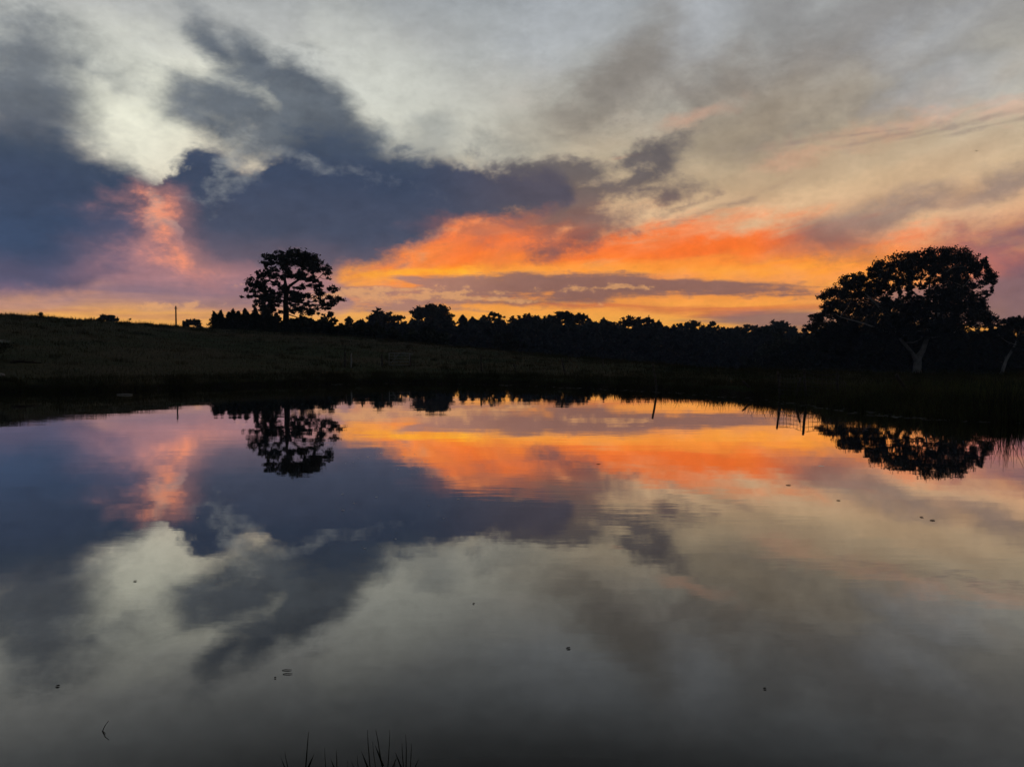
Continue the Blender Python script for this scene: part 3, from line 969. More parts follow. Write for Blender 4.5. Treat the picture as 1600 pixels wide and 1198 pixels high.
tr2 = [[zq(856, 935, 0.95), zq(858, 870, 0.82), zq(862, 800, 0.74), zq(893, 740, 0.50, -0.3), zq(915, 660, 0.44, -0.6), zq(925, 560, 0.36, -0.6), zq(930, 450, 0.30), zq(950, 330, 0.22, 0.6), zq(970, 200, 0.12, 0.8)],
       [zq(850, 815, 0.50), zq(815, 770, 0.40, -0.8), zq(768, 730, 0.34, -1.6), zq(690, 650, 0.28, -2.4), zq(600, 520, 0.22, -3), zq(520, 420, 0.16, -3), zq(430, 340, 0.10, -3)],
       [zq(925, 590, 0.30, -0.6), zq(1010, 520, 0.26, 1.5), zq(1110, 420, 0.20, 3), zq(1220, 330, 0.14, 4), zq(1300, 240, 0.08, 4)],
       [zq(935, 430, 0.24, 0.2), zq(860, 330, 0.18, 2), zq(780, 230, 0.12, 3), zq(740, 170, 0.07, 3)],
       [zq(690, 650, 0.22, -2.4), zq(560, 610, 0.18, -4), zq(400, 560, 0.13, -5), zq(250, 520, 0.08, -5)]]
grow_tree('gum_tree', b2, tr2, cl2, 0.52, 0.27, 150, (MAT['leaf'], MAT['pale_bark']), 41, 0.14, 5, 0.3,
          label='huge broad dark gum tree with pale forked trunk beyond the pond', cat='tree')


# ------------------------------------------------------------------ generic trees
def auto_gum(px, ytop, halfw, depth, seed, label, sparse=False, name='gum_tree', bark='bark', leafmat='leaf_far', group=None, umbrella=0.5, tilt=None):
    r = np.random.default_rng(seed)
    top = at(px, ytop, depth)
    gz_ = ground_z(top.x, top.y)
    base = Vector((top.x + r.uniform(-1, 1) * 0.6, depth, gz_ - 0.15))
    H = top.z - base.z
    R = halfw * depth / FPX
    cl = []
    n = int((8 if sparse else 15) + R * 1.1)
    for k in range(n):
        a, q = r.uniform(0, 2 * math.pi), math.sqrt(r.random())
        x, y = math.cos(a) * q * R * 0.86, math.sin(a) * q * R * 0.86
        dome = math.sqrt(max(0, 1 - q * q * 0.92))
        z = H * (1 - umbrella) + H * umbrella * dome * (0.55 + 0.4 * r.random() ** 0.6)
        if k < 2:
            x, y, z = r.normal() * R * 0.18, r.normal() * R * 0.2, H * 0.93
        s = R * r.uniform(0.22, 0.38) * (0.8 if sparse else 1)
        z = min(z, H - s * 0.8)
        cl.append((x, y, z, s, s, s * 0.72))
    if not sparse:
        for k in range(int(n * (0.6 if umbrella > 0.5 else 0.3))):
            a, q = r.uniform(0, 2 * math.pi), r.random()
            s = R * r.uniform(0.25, 0.42)
            cl.append((math.cos(a) * q * R * 0.8, math.sin(a) * q * R * 0.8, H * r.uniform(0.25, 1 - umbrella * 0.7), s, s, s * 0.8))
    lean = r.normal() * 0.04 * H if tilt is None else tilt * H
    if tilt is not None:
        cl = [(c[0] + lean, *c[1:]) for c in cl]
        base.x -= lean
    path = [(0, 0, 0, 0.03 * H), (lean * 0.3, 0, H * 0.3, 0.022 * H), (lean * 0.8, 0.1, H * 0.55, 0.017 * H), (lean, 0.1, H * 0.75, 0.011 * H), (lean * 1.1, 0, H * 0.88, 0.006 * H)]
    ls = 0.36 + depth * 0.0022
    return grow_tree(name, base, [path], cl, ls, ls * 0.5, 70 * (138 / depth) ** 1.1 * (1.0 if not sparse else 0.9), (MAT[leafmat], MAT[bark]), seed, 0.10 * H / 12, 3, 0.3,
                     label=label, cat='tree', group=group)


def auto_conifer(px, ytop, halfw, depth, seed, label, group=None, name='conifer_tree', ragged=1.0):
    r = np.random.default_rng(seed)
    top = at(px, ytop, depth)
    gz_ = ground_z(top.x, top.y)
    base = Vector((top.x, depth, gz_ - 0.1))
    H = top.z - base.z
    R = halfw * depth / FPX
    root = empty(name, base, label=label, cat='tree', group=group)
    Geo().tube([(0, 0, 0), (0, 0, H * 0.5), (0, 0, H * 0.98)], [0.03 * H, 0.018 * H, 0.004 * H], 6).build('trunk', MAT['bark'], root)
    n = int(420 + 60 * R * H)
    t = r.random(n) ** 0.75
    a = r.uniform(0, 2 * math.pi, n)
    prof = (1 - t) ** 0.62 * (0.9 + 0.20 * np.sin(t * 23 + a * 2 + seed) * ragged + 0.12 * np.sin(a * 3 + seed) * ragged)
    t = t + 0.05 * ragged * np.sin(a * 2 + seed) * prof
    q = R * prof * (0.35 + 0.65 * r.random(n) ** 0.5)
    c = np.stack([np.cos(a) * q, np.sin(a) * q, H * (0.06 + 0.92 * t)], 1)
    ls = 0.26 + depth * 0.0017
    v, f = cards(c, ls * 1.1, ls * 0.42, -0.35, seed)
    mesh_object('crown', v, f, MAT['conifer'], root)
    return root


ORD = ['first', 'second', 'third', 'fourth', 'fifth', 'sixth', 'seventh', 'eighth', 'ninth', 'tenth', 'eleventh', 'twelfth', 'thirteenth',
       'fourteenth', 'fifteenth', 'sixteenth', 'seventeenth', 'eighteenth', 'nineteenth', 'twentieth']

# clipped row of small conifers beside the lone gum
for k in range(12):
    x = 338 + k * 8.2 + rng.uniform(-4, 4)
    auto_conifer(x, 484 + rng.uniform(-5, 8) + (3 if k == 0 else 0), rng.uniform(8, 15), 126 + rng.uniform(-4, 4), 300 + k,
                 f'{ORD[k]} small dark conifer of the hedge row, counted from the power pole side', 'conifers in the hedge row', ragged=1.8)
# low shrubs under and past the lone gum
for k, (x, y, w) in enumerate(((430, 493, 16), (452, 497, 18), (474, 494, 18), (494, 500, 16), (512, 503, 14), (528, 509, 12))):
    auto_gum(x, y, w, 132 + rng.uniform(-4, 4), 340 + k, f'{ORD[k]} round dark shrub under the lone hill gum, counted from the conifer row', name='shrub', leafmat='conifer', group='shrubs under the hill gum', umbrella=0.9)

# far tree line: crowns that can be told apart, from the lone gum towards the big gum
line = [(513, 487, 14, 'g', 165), (545, 494, 13, 'c', 190), (566, 500, 14, 'g', 240), (595, 482, 22, 'g', 260), (624, 492, 16, 'g', 270), (650, 494, 14, 'g', 280), (676, 476, 31, 'u', 285), (703, 491, 15, 'g', 290),
        (723, 491, 13, 'c', 270), (738, 494, 12, 'c', 276), (769, 487, 19, 's', 285), (801, 494, 20, 'g', 290), (831, 490, 23, 'g', 285), (860, 492, 15, 'u', 290), (879, 485, 24, 'u', 280), (903, 489, 18, 'u', 285), (926, 500, 18, 'g', 290), (947, 503, 14, 'g', 295), (959, 501, 12, 's', 285), (985, 492, 22, 'g', 280), (1009, 494, 18, 'u', 275), (1022, 503, 12, 'g', 290),
        (1046, 511, 17, 'g', 330), (1067, 506, 20, 'g', 335), (1086, 501, 19, 'u', 330), (1113, 498, 13, 's', 320), (1131, 510, 13, 's', 330), (1148, 510, 15, 'u', 335), (1165, 505, 13, 's', 325), (1179, 507, 14, 'u', 335), (1198, 506, 18, 'u', 340), (1218, 501, 21, 'u', 330), (1238, 510, 18, 'g', 335), (1256, 517, 16, 'g', 335)]
kinds = {'g': 'rounded dark gum', 'u': 'flat topped gum', 's': 'thin sparse gum', 'c': 'dark pointed conifer'}
cnt = {}
for k, (x, y, w, t, dep) in enumerate(line):
    cnt[t] = cnt.get(t, 0) + 1
    lab = f'{kinds[t]} in the far tree line, {ORD[cnt[t] - 1]} such from the hill gum'
    if t == 'c':
        auto_conifer(x, y, w * 1.5, dep, 500 + k, lab, 'trees of the far tree line', ragged=2.4)
    else:
        auto_gum(x, y, w * 1.18, dep, 500 + k, lab, t == 's', group='trees of the far tree line', umbrella={'g': 0.62, 'u': 0.42, 's': 0.34}[t])
# nearer trees standing before the line, and the neighbours of the big gum
auto_gum(664, 508, 20, 175, 601, 'olive green leafy tree standing before the far tree line', leafmat='leaf_far', umbrella=0.8)
auto_gum(795, 520, 26, 160, 602, 'low dark bushy tree before the far tree line, above the upright post', umbrella=0.85)
auto_gum(1215, 518, 20, 175, 603, 'narrow dark tree just in front of the far wood, beside the big gum', umbrella=0.8)
auto_gum(1180, 552, 26, 165, 604, 'low dark bush in front of the far wood near the big gum', name='bush', umbrella=0.9)
auto_gum(1598, 494, 42, 150, 605, 'smaller gum with thin pale leaning trunk at the photo edge beside the big gum', bark='pale_bark', leafmat='leaf', umbrella=0.5, tilt=0.3)
auto_gum(1322, 500, 46, 176, 607, 'dark leafy tree behind the spreading side of the big gum', umbrella=0.9)
auto_gum(1395, 488, 46, 180, 608, 'dark leafy tree directly behind the fork of the big gum', umbrella=0.9)
auto_gum(1462, 490, 46, 178, 609, 'dark leafy tree behind the heavy side of the big gum', umbrella=0.9)
auto_gum(1525, 515, 40, 172, 606, 'dark leafy tree filling the gap behind the big gum and its neighbour', umbrella=0.85)

# distant trees whose tops show over the brow of the hill
auto_gum(168, 492, 17, 240, 611, 'broad low tree peeping over the hill, farthest from the lone gum', umbrella=0.28)
auto_gum(205, 496, 4, 235, 612, 'tiny bush on the hill brow beside the broad low tree', name='bush', umbrella=0.8)
auto_gum(299, 499, 17, 230, 613, 'domed low tree peeping over the hill beside the power pole', umbrella=0.30)
auto_gum(68, 488, 4, 130, 614, 'tiny shrub tuft alone on the hill skyline', name='bush', umbrella=0.8)


# ------------------------------------------------------------------ masses nobody could count
def leafy_mass(name, label, cols, depth0, depth1, n, size, seed, mat):
    """A belt of scrub: leaf sprays between the ground and a wavering top line given in the photograph."""
    r = np.random.default_rng(seed)
    xs = np.array([c[0] for c in cols], float)
    ys = np.array([c[1] for c in cols], float)
    px = r.uniform(xs[0], xs[-1], n)
    dep = r.uniform(depth0, depth1, n)
    X = (px - 800) / FPX * dep
    gz_ = land_height(X, dep)
    wav = np.sin(px * 0.23 + 1) * 3.5 + np.sin(px * 0.071 + 1) * 4 + np.sin(px * 0.57 + 2) * 2.2 + np.sin(px * 0.13 + dep * 0.2) * 2.5
    yt = np.interp(px, xs, ys) + wav
    zt = EYE + (553.6 - yt) / FPX * dep
    z = gz_ + (zt - gz_) * (1 - r.random(n) ** 1.35) + r.normal(size=n) * 0.2
    v, f = cards(np.stack([X, dep, z], 1), size, size * 0.5, 0.2, seed)
    o = mesh_object(name, v, f, mat)
    return tag(o, label, None, None, 'stuff')


leafy_mass('far_wood', 'dark wood under the far tree line', [(500, 514), (560, 508), (640, 506), (760, 506), (900, 507), (1020, 512), (1120, 520), (1290, 524)], 255, 335, 90000, 1.7, 71, MAT['leaf_far'])
leafy_mass('hill_scrub', 'dark scrub behind the hedge on the hill', [(334, 494), (420, 500), (500, 508), (620, 520), (700, 528)], 128, 150, 22000, 0.8, 72, MAT['conifer'])
leafy_mass('thicket', 'black thicket at the foot of the big gum', [(1180, 552), (1240, 528), (1300, 515), (1400, 510), (1500, 520), (1640, 522)], 160, 182, 50000, 0.95, 73, MAT['leaf'])


def blades(name, label, n, pick, hmin, hmax, wmin, seed, mat, kind='stuff'):
    r = np.random.default_rng(seed)
    x, y = pick(r, n)
    sd = shore_distance(x, y)
    ok = sd > -0.12
    x, y = x[ok], y[ok]
    z = land_height(x, y)
    z = np.maximum(z, -0.05)
    n = len(x)
    dist = np.hypot(x, y)
    h = r.uniform(hmin, hmax, n) * (0.6 + 0.8 * r.random(n) ** 2)
    w = np.maximum(wmin, dist * 0.00042) * r.uniform(0.7, 1.3, n)
    a = r.uniform(0, 2 * math.pi, n)
    la = r.uniform(0, 2 * math.pi, n)
    ln = h * r.uniform(0.05, 0.55, n)
    b0 = np.stack([x, y, z - 0.03], 1)
    sx = np.stack([np.cos(a) * w * 0.5, np.sin(a) * w * 0.5, np.zeros(n)], 1)
    mid = b0 + np.stack([np.cos(la) * ln * 0.35, np.sin(la) * ln * 0.35, h * 0.6], 1)
    tip = b0 + np.stack([np.cos(la) * ln, np.sin(la) * ln, h], 1)
    v = np.stack([b0 - sx, b0 + sx, mid + sx * 0.7, mid - sx * 0.7, tip], 1).reshape(-1, 3)
    k = np.arange(n)[:, None] * 5
    f = np.concatenate([k + np.array([[0, 1, 2]]), k + np.array([[0, 2, 3]]), k + np.array([[3, 2, 4]])])
    o = mesh_object(name, v, f, mat)
    return tag(o, label, None, None, kind)


def along_shore(lo, hi, seg0=0.0, seg1=1.0):
    # far bank only: loop points that face the viewer
    n0, n1 = 3 * 8, (4 + len(shore_px) + 1) * 8

    def pick(r, n):
        t = n0 + (n1 - n0) * (seg0 + (seg1 - seg0) * r.random(n))
        i0 = t.astype(int)
        p = LOOP[i0 % len(LOOP)] * (1 - (t - i0))[:, None] + LOOP[(i0 + 1) % len(LOOP)] * (t - i0)[:, None]
        nrm = p - LOOP.mean(0)
        nrm /= np.linalg.norm(nrm, axis=1)[:, None]
        q = p + nrm * (lo + (hi - lo) * r.random(n) ** 1.5)[:, None]
        return q[:, 0], q[:, 1]
    return pick


def paddock(r, n):
    az = r.uniform(math.radians(-36), math.radians(36), n)
    rc = np.interp(az, B_az, B_r)
    d = rc * (1.04 - 0.72 * r.random(n) ** 1.1)
    return np.sin(az) * d, np.cos(az) * d


blades('paddock_grass', 'rough dark grass over the paddock and hill', 90000, paddock, 0.10, 0.30, 0.012, 81, MAT['blade'])
blades('bank_grass', 'tufted grass along the far bank of the pond', 32000, along_shore(-0.1, 4.5), 0.12, 0.34, 0.010, 82, MAT['blade'])
blades('right_bank_grass', 'long rank grass on the near end of the far bank', 26000, along_shore(-0.1, 16.0, 0.66, 1.0), 0.22, 0.50, 0.009, 83, MAT['rank_grass'])


def clustered(pick, groups, rad):
    def go(r, n):
        gx_, gy_ = pick(r, groups)
        i_ = r.integers(0, groups, n)
        q = r.normal(size=(n, 2)) * rad * (0.5 + r.random(groups)[i_])[:, None]
        return gx_[i_] + q[:, 0], gy_[i_] + q[:, 1]
    return go


def brow_line(r, n):
    az = r.uniform(math.radians(-36), math.radians(36), n)
    d = np.interp(az, B_az, B_r) * r.uniform(0.93, 1.05, n)
    return np.sin(az) * d, np.cos(az) * d


blades('shore_tussocks', 'dark grass tussocks overhanging the far waterline', 16000, clustered(along_shore(0.0, 1.6), 190, 0.22), 0.18, 0.55, 0.010, 84, MAT['blade'])
blades('hill_tussocks', 'rough tussocks scattered over the paddock', 26000, clustered(paddock, 420, 0.35), 0.18, 0.42, 0.012, 85, MAT['blade'])
blades('brow_tussocks', 'ragged grass along the brow of the hill', 16000, clustered(brow_line, 240, 0.5), 0.15, 0.50, 0.014, 86, MAT['blade'])


# ------------------------------------------------------------------ rushes
def rush_clump(px, depth, n, hmin, hmax, spread, seed, label, group, mat='rush', rad=0.004, inwater=True):
    r = np.random.default_rng(seed)
    p = at(px, 560, depth)
    zb = max(-0.05, ground_z(p.x, p.y)) if not inwater else max(-0.15, min(0.0, ground_z(p.x, p.y)))
    root = empty('rush_clump', (p.x, p.y, zb), label=label, cat='rushes', group=group)
    for k in range(n):
        h = r.uniform(hmin, hmax)
        a = r.uniform(0, 2 * math.pi)
        b0 = Vector((r.normal() * spread, r.normal() * spread * 0.5, 0))
        ln = h * abs(r.normal()) * 0.22
        d = Vector((math.cos(a) * ln, math.sin(a) * ln * 0.6, 0))
        Geo().tube([b0, b0 + d * 0.25 + Vector((0, 0, h * 0.45)), b0 + d + Vector((0, 0, h))], [rad, rad * 0.8, rad * 0.3], 4).build('stem', MAT[mat], root)
    return root


for k, (px, dep, n, h0, h1, sp) in enumerate(((1500, 20.9, 16, 0.4, 0.9, 0.3), (1530, 20.4, 20, 0.5, 1.0, 0.3), (1556, 19.9, 22, 0.6, 1.15, 0.3), (1578, 19.5, 24, 0.7, 1.25, 0.28), (1602, 19.0, 24, 0.7, 1.3, 0.3))):
    rush_clump(px, dep, n, h0, h1, sp, 700 + k, f'{ORD[4 - k]} dark rush clump by the far shore, counting inward from the photo edge', 'rush clumps by the big gum shore', rad=0.009)


# ================================================================== small things
# foreground reeds, rooted in the shallows just below the frame
def reed(px, tip_y, base_px, dep, rad, label, kink=0.0):
    tip = at(px, tip_y, dep)
    bx = (base_px - 800) / FPX * dep
    root = empty('reed_stem', (bx, dep, -0.12), label=label, cat='reed', group='reeds by the near shore')
    t = tip - root.location
    m = t * 0.55 + Vector((kink, 0, 0.0))
    Geo().tube([(0, 0, 0), m * 0.5, m, t * 0.85, t], [rad, rad * 0.95, rad * 0.8, rad * 0.5, rad * 0.2], 6).build('stem', MAT['rush'], root)
    lf = t * 0.5
    s = 1 if px > base_px else -1
    w = rad * 1.4
    v = [lf + Vector((-w, 0, 0)), lf + Vector((w, 0, 0)), lf + Vector((s * 0.02 + w * 0.6, 0.005, 0.05)), lf + Vector((s * 0.02 - w * 0.6, 0.005, 0.05)), lf + Vector((s * 0.035, 0.01, 0.085))]
    mesh_object('blade', v, [(0, 1, 2, 3), (3, 2, 4)], MAT['rush'], root)
    return root


reeds = [(482, 1143, 464, 0.0042, 'thick reed leaning alone near the twin floating sticks'), (445, 1173, 450, 0.0028, 'short faint reed beside the thick leaning reed'),
         (507, 1168, 509, 0.0026, 'short reed just past the thick leaning reed'), (525, 1171, 527, 0.0034, 'short stout reed between the two reed groups'),
         (574, 1140, 576, 0.0034, 'tall upright reed starting the main reed group'), (582, 1158, 592, 0.0028, 'thin curved reed beside the tall upright one'),
         (587, 1139, 606, 0.0036, 'long reed slanting across the main reed group'), (609, 1140, 600, 0.0028, 'pale thin reed crossing the long slanting reed'),
         (617, 1186, 611, 0.0034, 'short bent reed low in the main group'), (628, 1160, 628, 0.0032, 'straight dark reed in the last trio of reeds'),
         (634, 1147, 636, 0.0034, 'tallest reed of the last trio of reeds'), (643, 1161, 635, 0.0030, 'outermost leaning reed of the last trio'),
         (558, 1180, 559, 0.0026, 'faint stub of reed before the main group'), (543, 1188, 545, 0.0026, 'lowest reed stub in the gap between reed groups')]
for k, (px, ty, bp_, rad, lab) in enumerate(reeds):
    reed(px, ty, bp_, 2.95 + 0.12 * math.sin(k * 2.3), rad, lab, 0.006 * math.sin(k * 1.7))


def on_water(px, py):
    x, y, z = direction(px, py)
    k = -EYE / z
    return Vector((x * k, y * k, 0.0))


# bent twig standing in the shallows
p = on_water(160, 1142)
tw = empty('twig', p, label='small bent twig poking out of the water near the photo corner', cat='twig')
Geo().tube([(0, 0, -0.06), (0.0, 0, 0.0), (0.012, 0.0, 0.026), (0.024, 0.01, 0.044)], [0.0022, 0.0022, 0.0018, 0.001], 5).build('stem', MAT['wood'], tw)
Geo().tube([(0.002, 0, 0.001), (0.022, -0.02, 0.004), (0.030, -0.03, 0.002)], [0.0016, 0.0013, 0.0008], 4).build('side_shoot', MAT['wood'], tw)


def leaf_shape(size, seed):
    r = random.Random(seed)
    L, w = size, size * r.uniform(0.35, 0.6)
    v = [(-L / 2, 0, 0.002), (-L * 0.2, w / 2, 0.006), (L * 0.25, w * 0.4, 0.007), (L / 2, 0.1 * w, 0.003), (L * 0.2, -w * 0.45, 0.007), (-L * 0.25, -w * 0.4, 0.006), (0, 0, 0.0012)]
    return v, [(6, 1, 0), (6, 2, 1), (6, 3, 2), (6, 4, 3), (6, 5, 4), (6, 0, 5)]


dark_bits = [(90, 1072, 0.024, 'dark leaf floating near the photo edge above the bent twig'), (211, 908, 0.03, 'dark leaf floating in the bright cloud reflection'), (888, 1013, 0.032, 'curled dark leaf floating below the pond centre'),
             (1457, 813, 0.085, 'dark scrap floating below the big gum reflection'), (1195, 1076, 0.022, 'tiny dark leaf floating in the dim right water'), (430, 1059, 0.014, 'dark speck floating beside the twin sticks'),
             (740, 943, 0.02, 'small dark leaf floating left of the centre'), (935, 725, 0.08, 'dark bit floating in the orange reflection'), (1232, 758, 0.10, 'thin dark leaf floating under the orange reflection'), (1310, 782, 0.06, 'little dark leaf floating between the orange glow and the pale cloud reflection'),
             (1440, 808, 0.06, 'tiny scrap floating beside the larger dark scrap')]
for k, (px, py, sz, lab) in enumerate(dark_bits):
    v, f = leaf_shape(sz, k)
    o = mesh_object('floating_leaf', v, f, MAT['dead_leaf'])
    o.location = on_water(px, py)
    o.rotation_euler = (0, 0, random.uniform(-0.5, 0.5))
    tag(o, lab, 'leaf', 'dark leaves on the water')
for k, (px, py) in enumerate(((448, 1047), (449, 1053))):
    p = on_water(px, py)
    o = Geo().tube([(-0.024, 0, 0.002), (-0.008, 0.002, 0.004), (0.012, 0.0, 0.004), (0.026, 0.004, 0.003)], [0.0018, 0.0024, 0.0022, 0.001], 6).build('floating_stick', MAT['wood'])
    o.location = p
    tag(o, ('upper', 'lower')[k] + ' of the twin short sticks floating above the thick reed', 'stick', 'twin floating sticks')
# glints imitated by pale tilted facets on the dark reflection, and a few beyond
glints = [(560, 716), (575, 714), (588, 712), (596, 708), (552, 722), (540, 724), (648, 710), (656, 731), (660, 722), (676, 744), (668, 720), (622, 733), (535, 772), (553, 786), (588, 777), (570, 857), (567, 855), (593, 854), (618, 842), (693, 810), (716, 780), (670, 790), (700, 744), (309, 809), (536, 797), (590, 700), (630, 714), (1283, 729), (1455, 702), (1510, 703)]
pm = None
for k, (px, py) in enumerate(glints):
    if pm is None:
        v, f = leaf_shape(1.0, 3)
        o = mesh_object('glint_facet', v, f, MAT['glint'])
        pm = o.data
    else:
        o = bpy.data.objects.new('glint_facet', pm)
        COL.objects.link(o)
    p = on_water(px, py)
    o.location = p
    s = p.y * 0.0034 * random.uniform(0.7, 1.5) * (2.6 if k == 27 else 1)
    o.scale = (s, s * 1.6, 0.3)
    o.location.z = s * 0.10
    o.rotation_euler = (math.radians(random.uniform(3.5, 7)), 0, random.uniform(-0.3, 0.3))
    tag(o, 'pale white facet standing in for a glint on the pond', 'glint', 'white flecks on the pond')

# line of dry scum and straw washed against the far shore
r = np.random.default_rng(91)
n = 300
sx_, sy_ = along_shore(-0.9, 0.15, 0.30, 1.0)(r, n)
v, f = [], []
for k in range(n):
    L, w, a = r.uniform(0.03, 0.26) * r.random(), r.uniform(0.01, 0.04), r.normal() * 0.5
    c, s = math.cos(a), math.sin(a)
    b0 = len(v)
    for dx, dy, dz in ((-L, 0, 0.004), (0, -w, 0.004), (L, 0, 0.004), (0, w, 0.004), (0, 0, 0.012)):
        v.append((sx_[k] + dx * c - dy * s, sy_[k] + dx * s + dy * c, dz))
    f += [(b0, b0 + 1, b0 + 4), (b0 + 1, b0 + 2, b0 + 4), (b0 + 2, b0 + 3, b0 + 4), (b0 + 3, b0, b0 + 4)]
tag(mesh_object('shore_debris', v, f, MAT['scum']), 'broken line of pale scum and straw along the far shore', None, None, 'stuff')


# ------------------------------------------------------------------ posts, stakes, netting and gate
def post(base_px, depth, tip_px, tip_y, rad, label, mat='wood', tip_z=None, name='fence_post'):
    bx = (base_px - 800) / FPX * depth
    z0 = ground_z(bx, depth)
    base = Vector((bx, depth, z0 - 0.25))
    tip = at(tip_px, tip_y, depth) if tip_z is None else Vector(((tip_px - 800) / FPX * depth, depth, tip_z))
    d = tip - base
    g = Geo()
    rr = random.Random(int(base_px))
    pts = [d * t + Vector((rr.uniform(-1, 1), rr.uniform(-1, 1), 0)) * rad * 0.35 for t in (0, 0.3, 0.6, 0.9)] + [d * 0.985, d]
    g.tube(pts, [rad * 1.1, rad * 1.05, rad, rad * 0.95, rad * 0.9, rad * 0.6], 8)
    o = g.build(name, MAT[mat])
    o.location = base
    return tag(o, label, 'post', 'old fence posts round the pond')


post(540, 56, 539, 549, 0.085, 'thick dark upright post on the far bank before the gate')
post(549, 55.5, 549, 552, 0.05, 'slim pale post beside the thick dark upright post', 'metal')
post(597, 58, 597, 553, 0.075, 'dark gate post on the side towards the lone gum')
post(641, 58, 641, 556, 0.075, 'dark gate post on the side away from the lone gum')
post(752, 51, 752, 553, 0.06, 'single upright post below the middle of the tree line')
post(808, 48, 803, 568, 0.05, 'short leaning stake between the upright post and the tilted post')
post(885, 45, 878, 560.5, 0.055, 'tilted post below the flat topped gums')
post(942, 62, 942, 561, 0.05, 'small distant post between the two tilted posts')
post(1028, 35.5, 1020, 568, 0.05, 'tilted stake at the waterline casting the longest reflection')
post(1182, 31.5, 1160, 600, 0.045, 'low stake slanting steeply out of the water', tip_z=0.62)
post(1221, 28.6, 1215, 580, 0.04, 'thin post at the near end of the wire netting', tip_z=1.08)
post(1241, 28.4, 1251, 586, 0.04, 'stake tilted the other way inside the wire netting', tip_z=0.84)
post(1261, 27.6, 1256, 576, 0.045, 'tallest post in the middle of the wire netting', tip_z=1.20)
post(1311, 26.6, 1308, 580, 0.04, 'far end post of the wire netting near the big gum', tip_z=1.14)
post(1432, 25, 1400, 585, 0.06, 'long leaning pole on the bank in front of the big gum')

# wire netting strung between the posts
net = empty('wire_netting', at(1221, 600, 28.6).xy.to_3d(), label='sagging square wire netting strung between posts at the water edge', cat='netting')
P = [at(1217, 600, 28.5), at(1258, 600, 27.5), at(1309, 600, 26.5), at(1335, 600, 26.3)]
topz = [1.0, 1.08, 1.02, 0.5]


def net_at(t, h):
    k = min(2, int(t * 3))
    u = t * 3 - k
    p = P[k].lerp(P[k + 1], u)
    sag = -0.07 * math.sin(u * math.pi)
    z = (topz[k] * (1 - u) + topz[k + 1] * u + sag) * h
    return Vector((p.x, p.y, z)) - net.location


for hw in range(7):
    h = 0.10 + 0.15 * hw
    Geo().tube([net_at(t / 24, min(1, h)) for t in range(25)], 0.0075, 4).build('wire', MAT['wire'], net)
for vw in range(22):
    t = (vw + 0.4) / 22.4
    Geo().tube([net_at(t, -0.05), net_at(t + 0.004 * math.sin(vw * 2), 0.5), net_at(t, 1.0)], 0.006, 4).build('stay', MAT['wire'], net)

# steel field gate
GD = 57.8
gx0, gx1 = (608 - 800) / FPX * GD, (640 - 800) / FPX * GD
gz0 = ground_z((gx0 + gx1) / 2, GD) + 0.10
gt = at(620, 551.5, GD).z
gate = empty('field_gate', (gx0, GD, gz0), label='grey steel field gate on the far bank between two dark posts', cat='gate')
gw, gh = gx1 - gx0, gt - gz0
for nm, pp, rd in (('top_rail', [(0, 0, gh), (gw + 0.25, 0, gh - 0.05)], 0.028), ('bottom_rail', [(0, 0, 0.04), (gw, 0, 0.04)], 0.022), ('stile', [(0, 0, 0), (0, 0, gh)], 0.026), ('stile', [(gw, 0, 0), (gw, 0, gh)], 0.026),
                   ('rail', [(0, 0, gh * 0.3), (gw, 0, gh * 0.3)], 0.014), ('rail', [(0, 0, gh * 0.55), (gw, 0, gh * 0.55)], 0.014), ('rail', [(0, 0, gh * 0.78), (gw, 0, gh * 0.78)], 0.014), ('brace', [(0, 0.03, 0.05), (gw * 0.5, 0.03, gh - 0.04)], 0.016), ('upright', [(gw * 0.28, 0.0, 0.04), (gw * 0.28, 0.0, gh)], 0.014)):
    Geo().tube([Vector(a) for a in pp], rd, 8).build(nm, MAT['metal'], gate)

# timber power pole standing behind the brow
pp = at(275, 500, 150)
pz = ground_z(pp.x, pp.y)
pole = empty('power_pole', (pp.x, pp.y, pz - 0.3), label='slender timber power pole on the hill skyline', cat='pole')
ht = at(275, 478, 150).z - pz + 0.3
Geo().tube([(0, 0, 0), (0, 0, ht * 0.5), (0, 0, ht)], [0.17, 0.15, 0.12], 8).build('shaft', MAT['wood'], pole)
Geo().tube([(-0.28, 0, ht - 0.5), (0.28, 0, ht - 0.5)], 0.05, 6).build('crossarm', MAT['wood'], pole)
for s in (-1, 1):
    Geo().tube([(s * 0.22, 0, ht - 0.46), (s * 0.22, 0, ht - 0.40), (s * 0.22, 0, ht - 0.34)], [0.03, 0.05, 0.03], 6).build('insulator', MAT['pale_wood'], pole)

# pale-topped shrub and fallen branch at the left edge of the far bank
ps = at(-6, 556, 45)
zs = ground_z(ps.x, ps.y)
sh = [(0.1, 0, 1.0, 0.7, 0.6, 0.5), (-0.7, 0.2, 1.2, 0.7, 0.6, 0.5), (0.45, -0.1, 0.7, 0.4, 0.4, 0.4), (-0.3, 0.2, 0.5, 0.7, 0.6, 0.4)]
hz = at(0, 526, 45).z - zs
sh = [(a, b_, c * hz / 1.55, d, e, f_ * hz / 2.0) for a, b_, c, d, e, f_ in sh]
s_o = grow_tree('shrub', Vector((ps.x, ps.y, zs - 0.1)), [[(0, 0, 0, 0.09), (0.1, 0, 0.5, 0.06), (0.0, 0, 0.9, 0.03)]], sh, 0.16, 0.07, 330, (MAT['leaf'], MAT['bark']), 801, 0.05, 4,
                label='dark shrub with pale flowering top cut by the photo edge', cat='shrub')
v, f = cards(clump_points(240, -0.25, 0, hz * 0.92, 0.85, 0.5, hz * 0.12, np.random.default_rng(5)), 0.15, 0.07, 0.2, 5)
tag(mesh_object('blossom', v, f, MAT['leaf_pale'], s_o), 'pale flower heads')
fb = at(40, 560, 44)
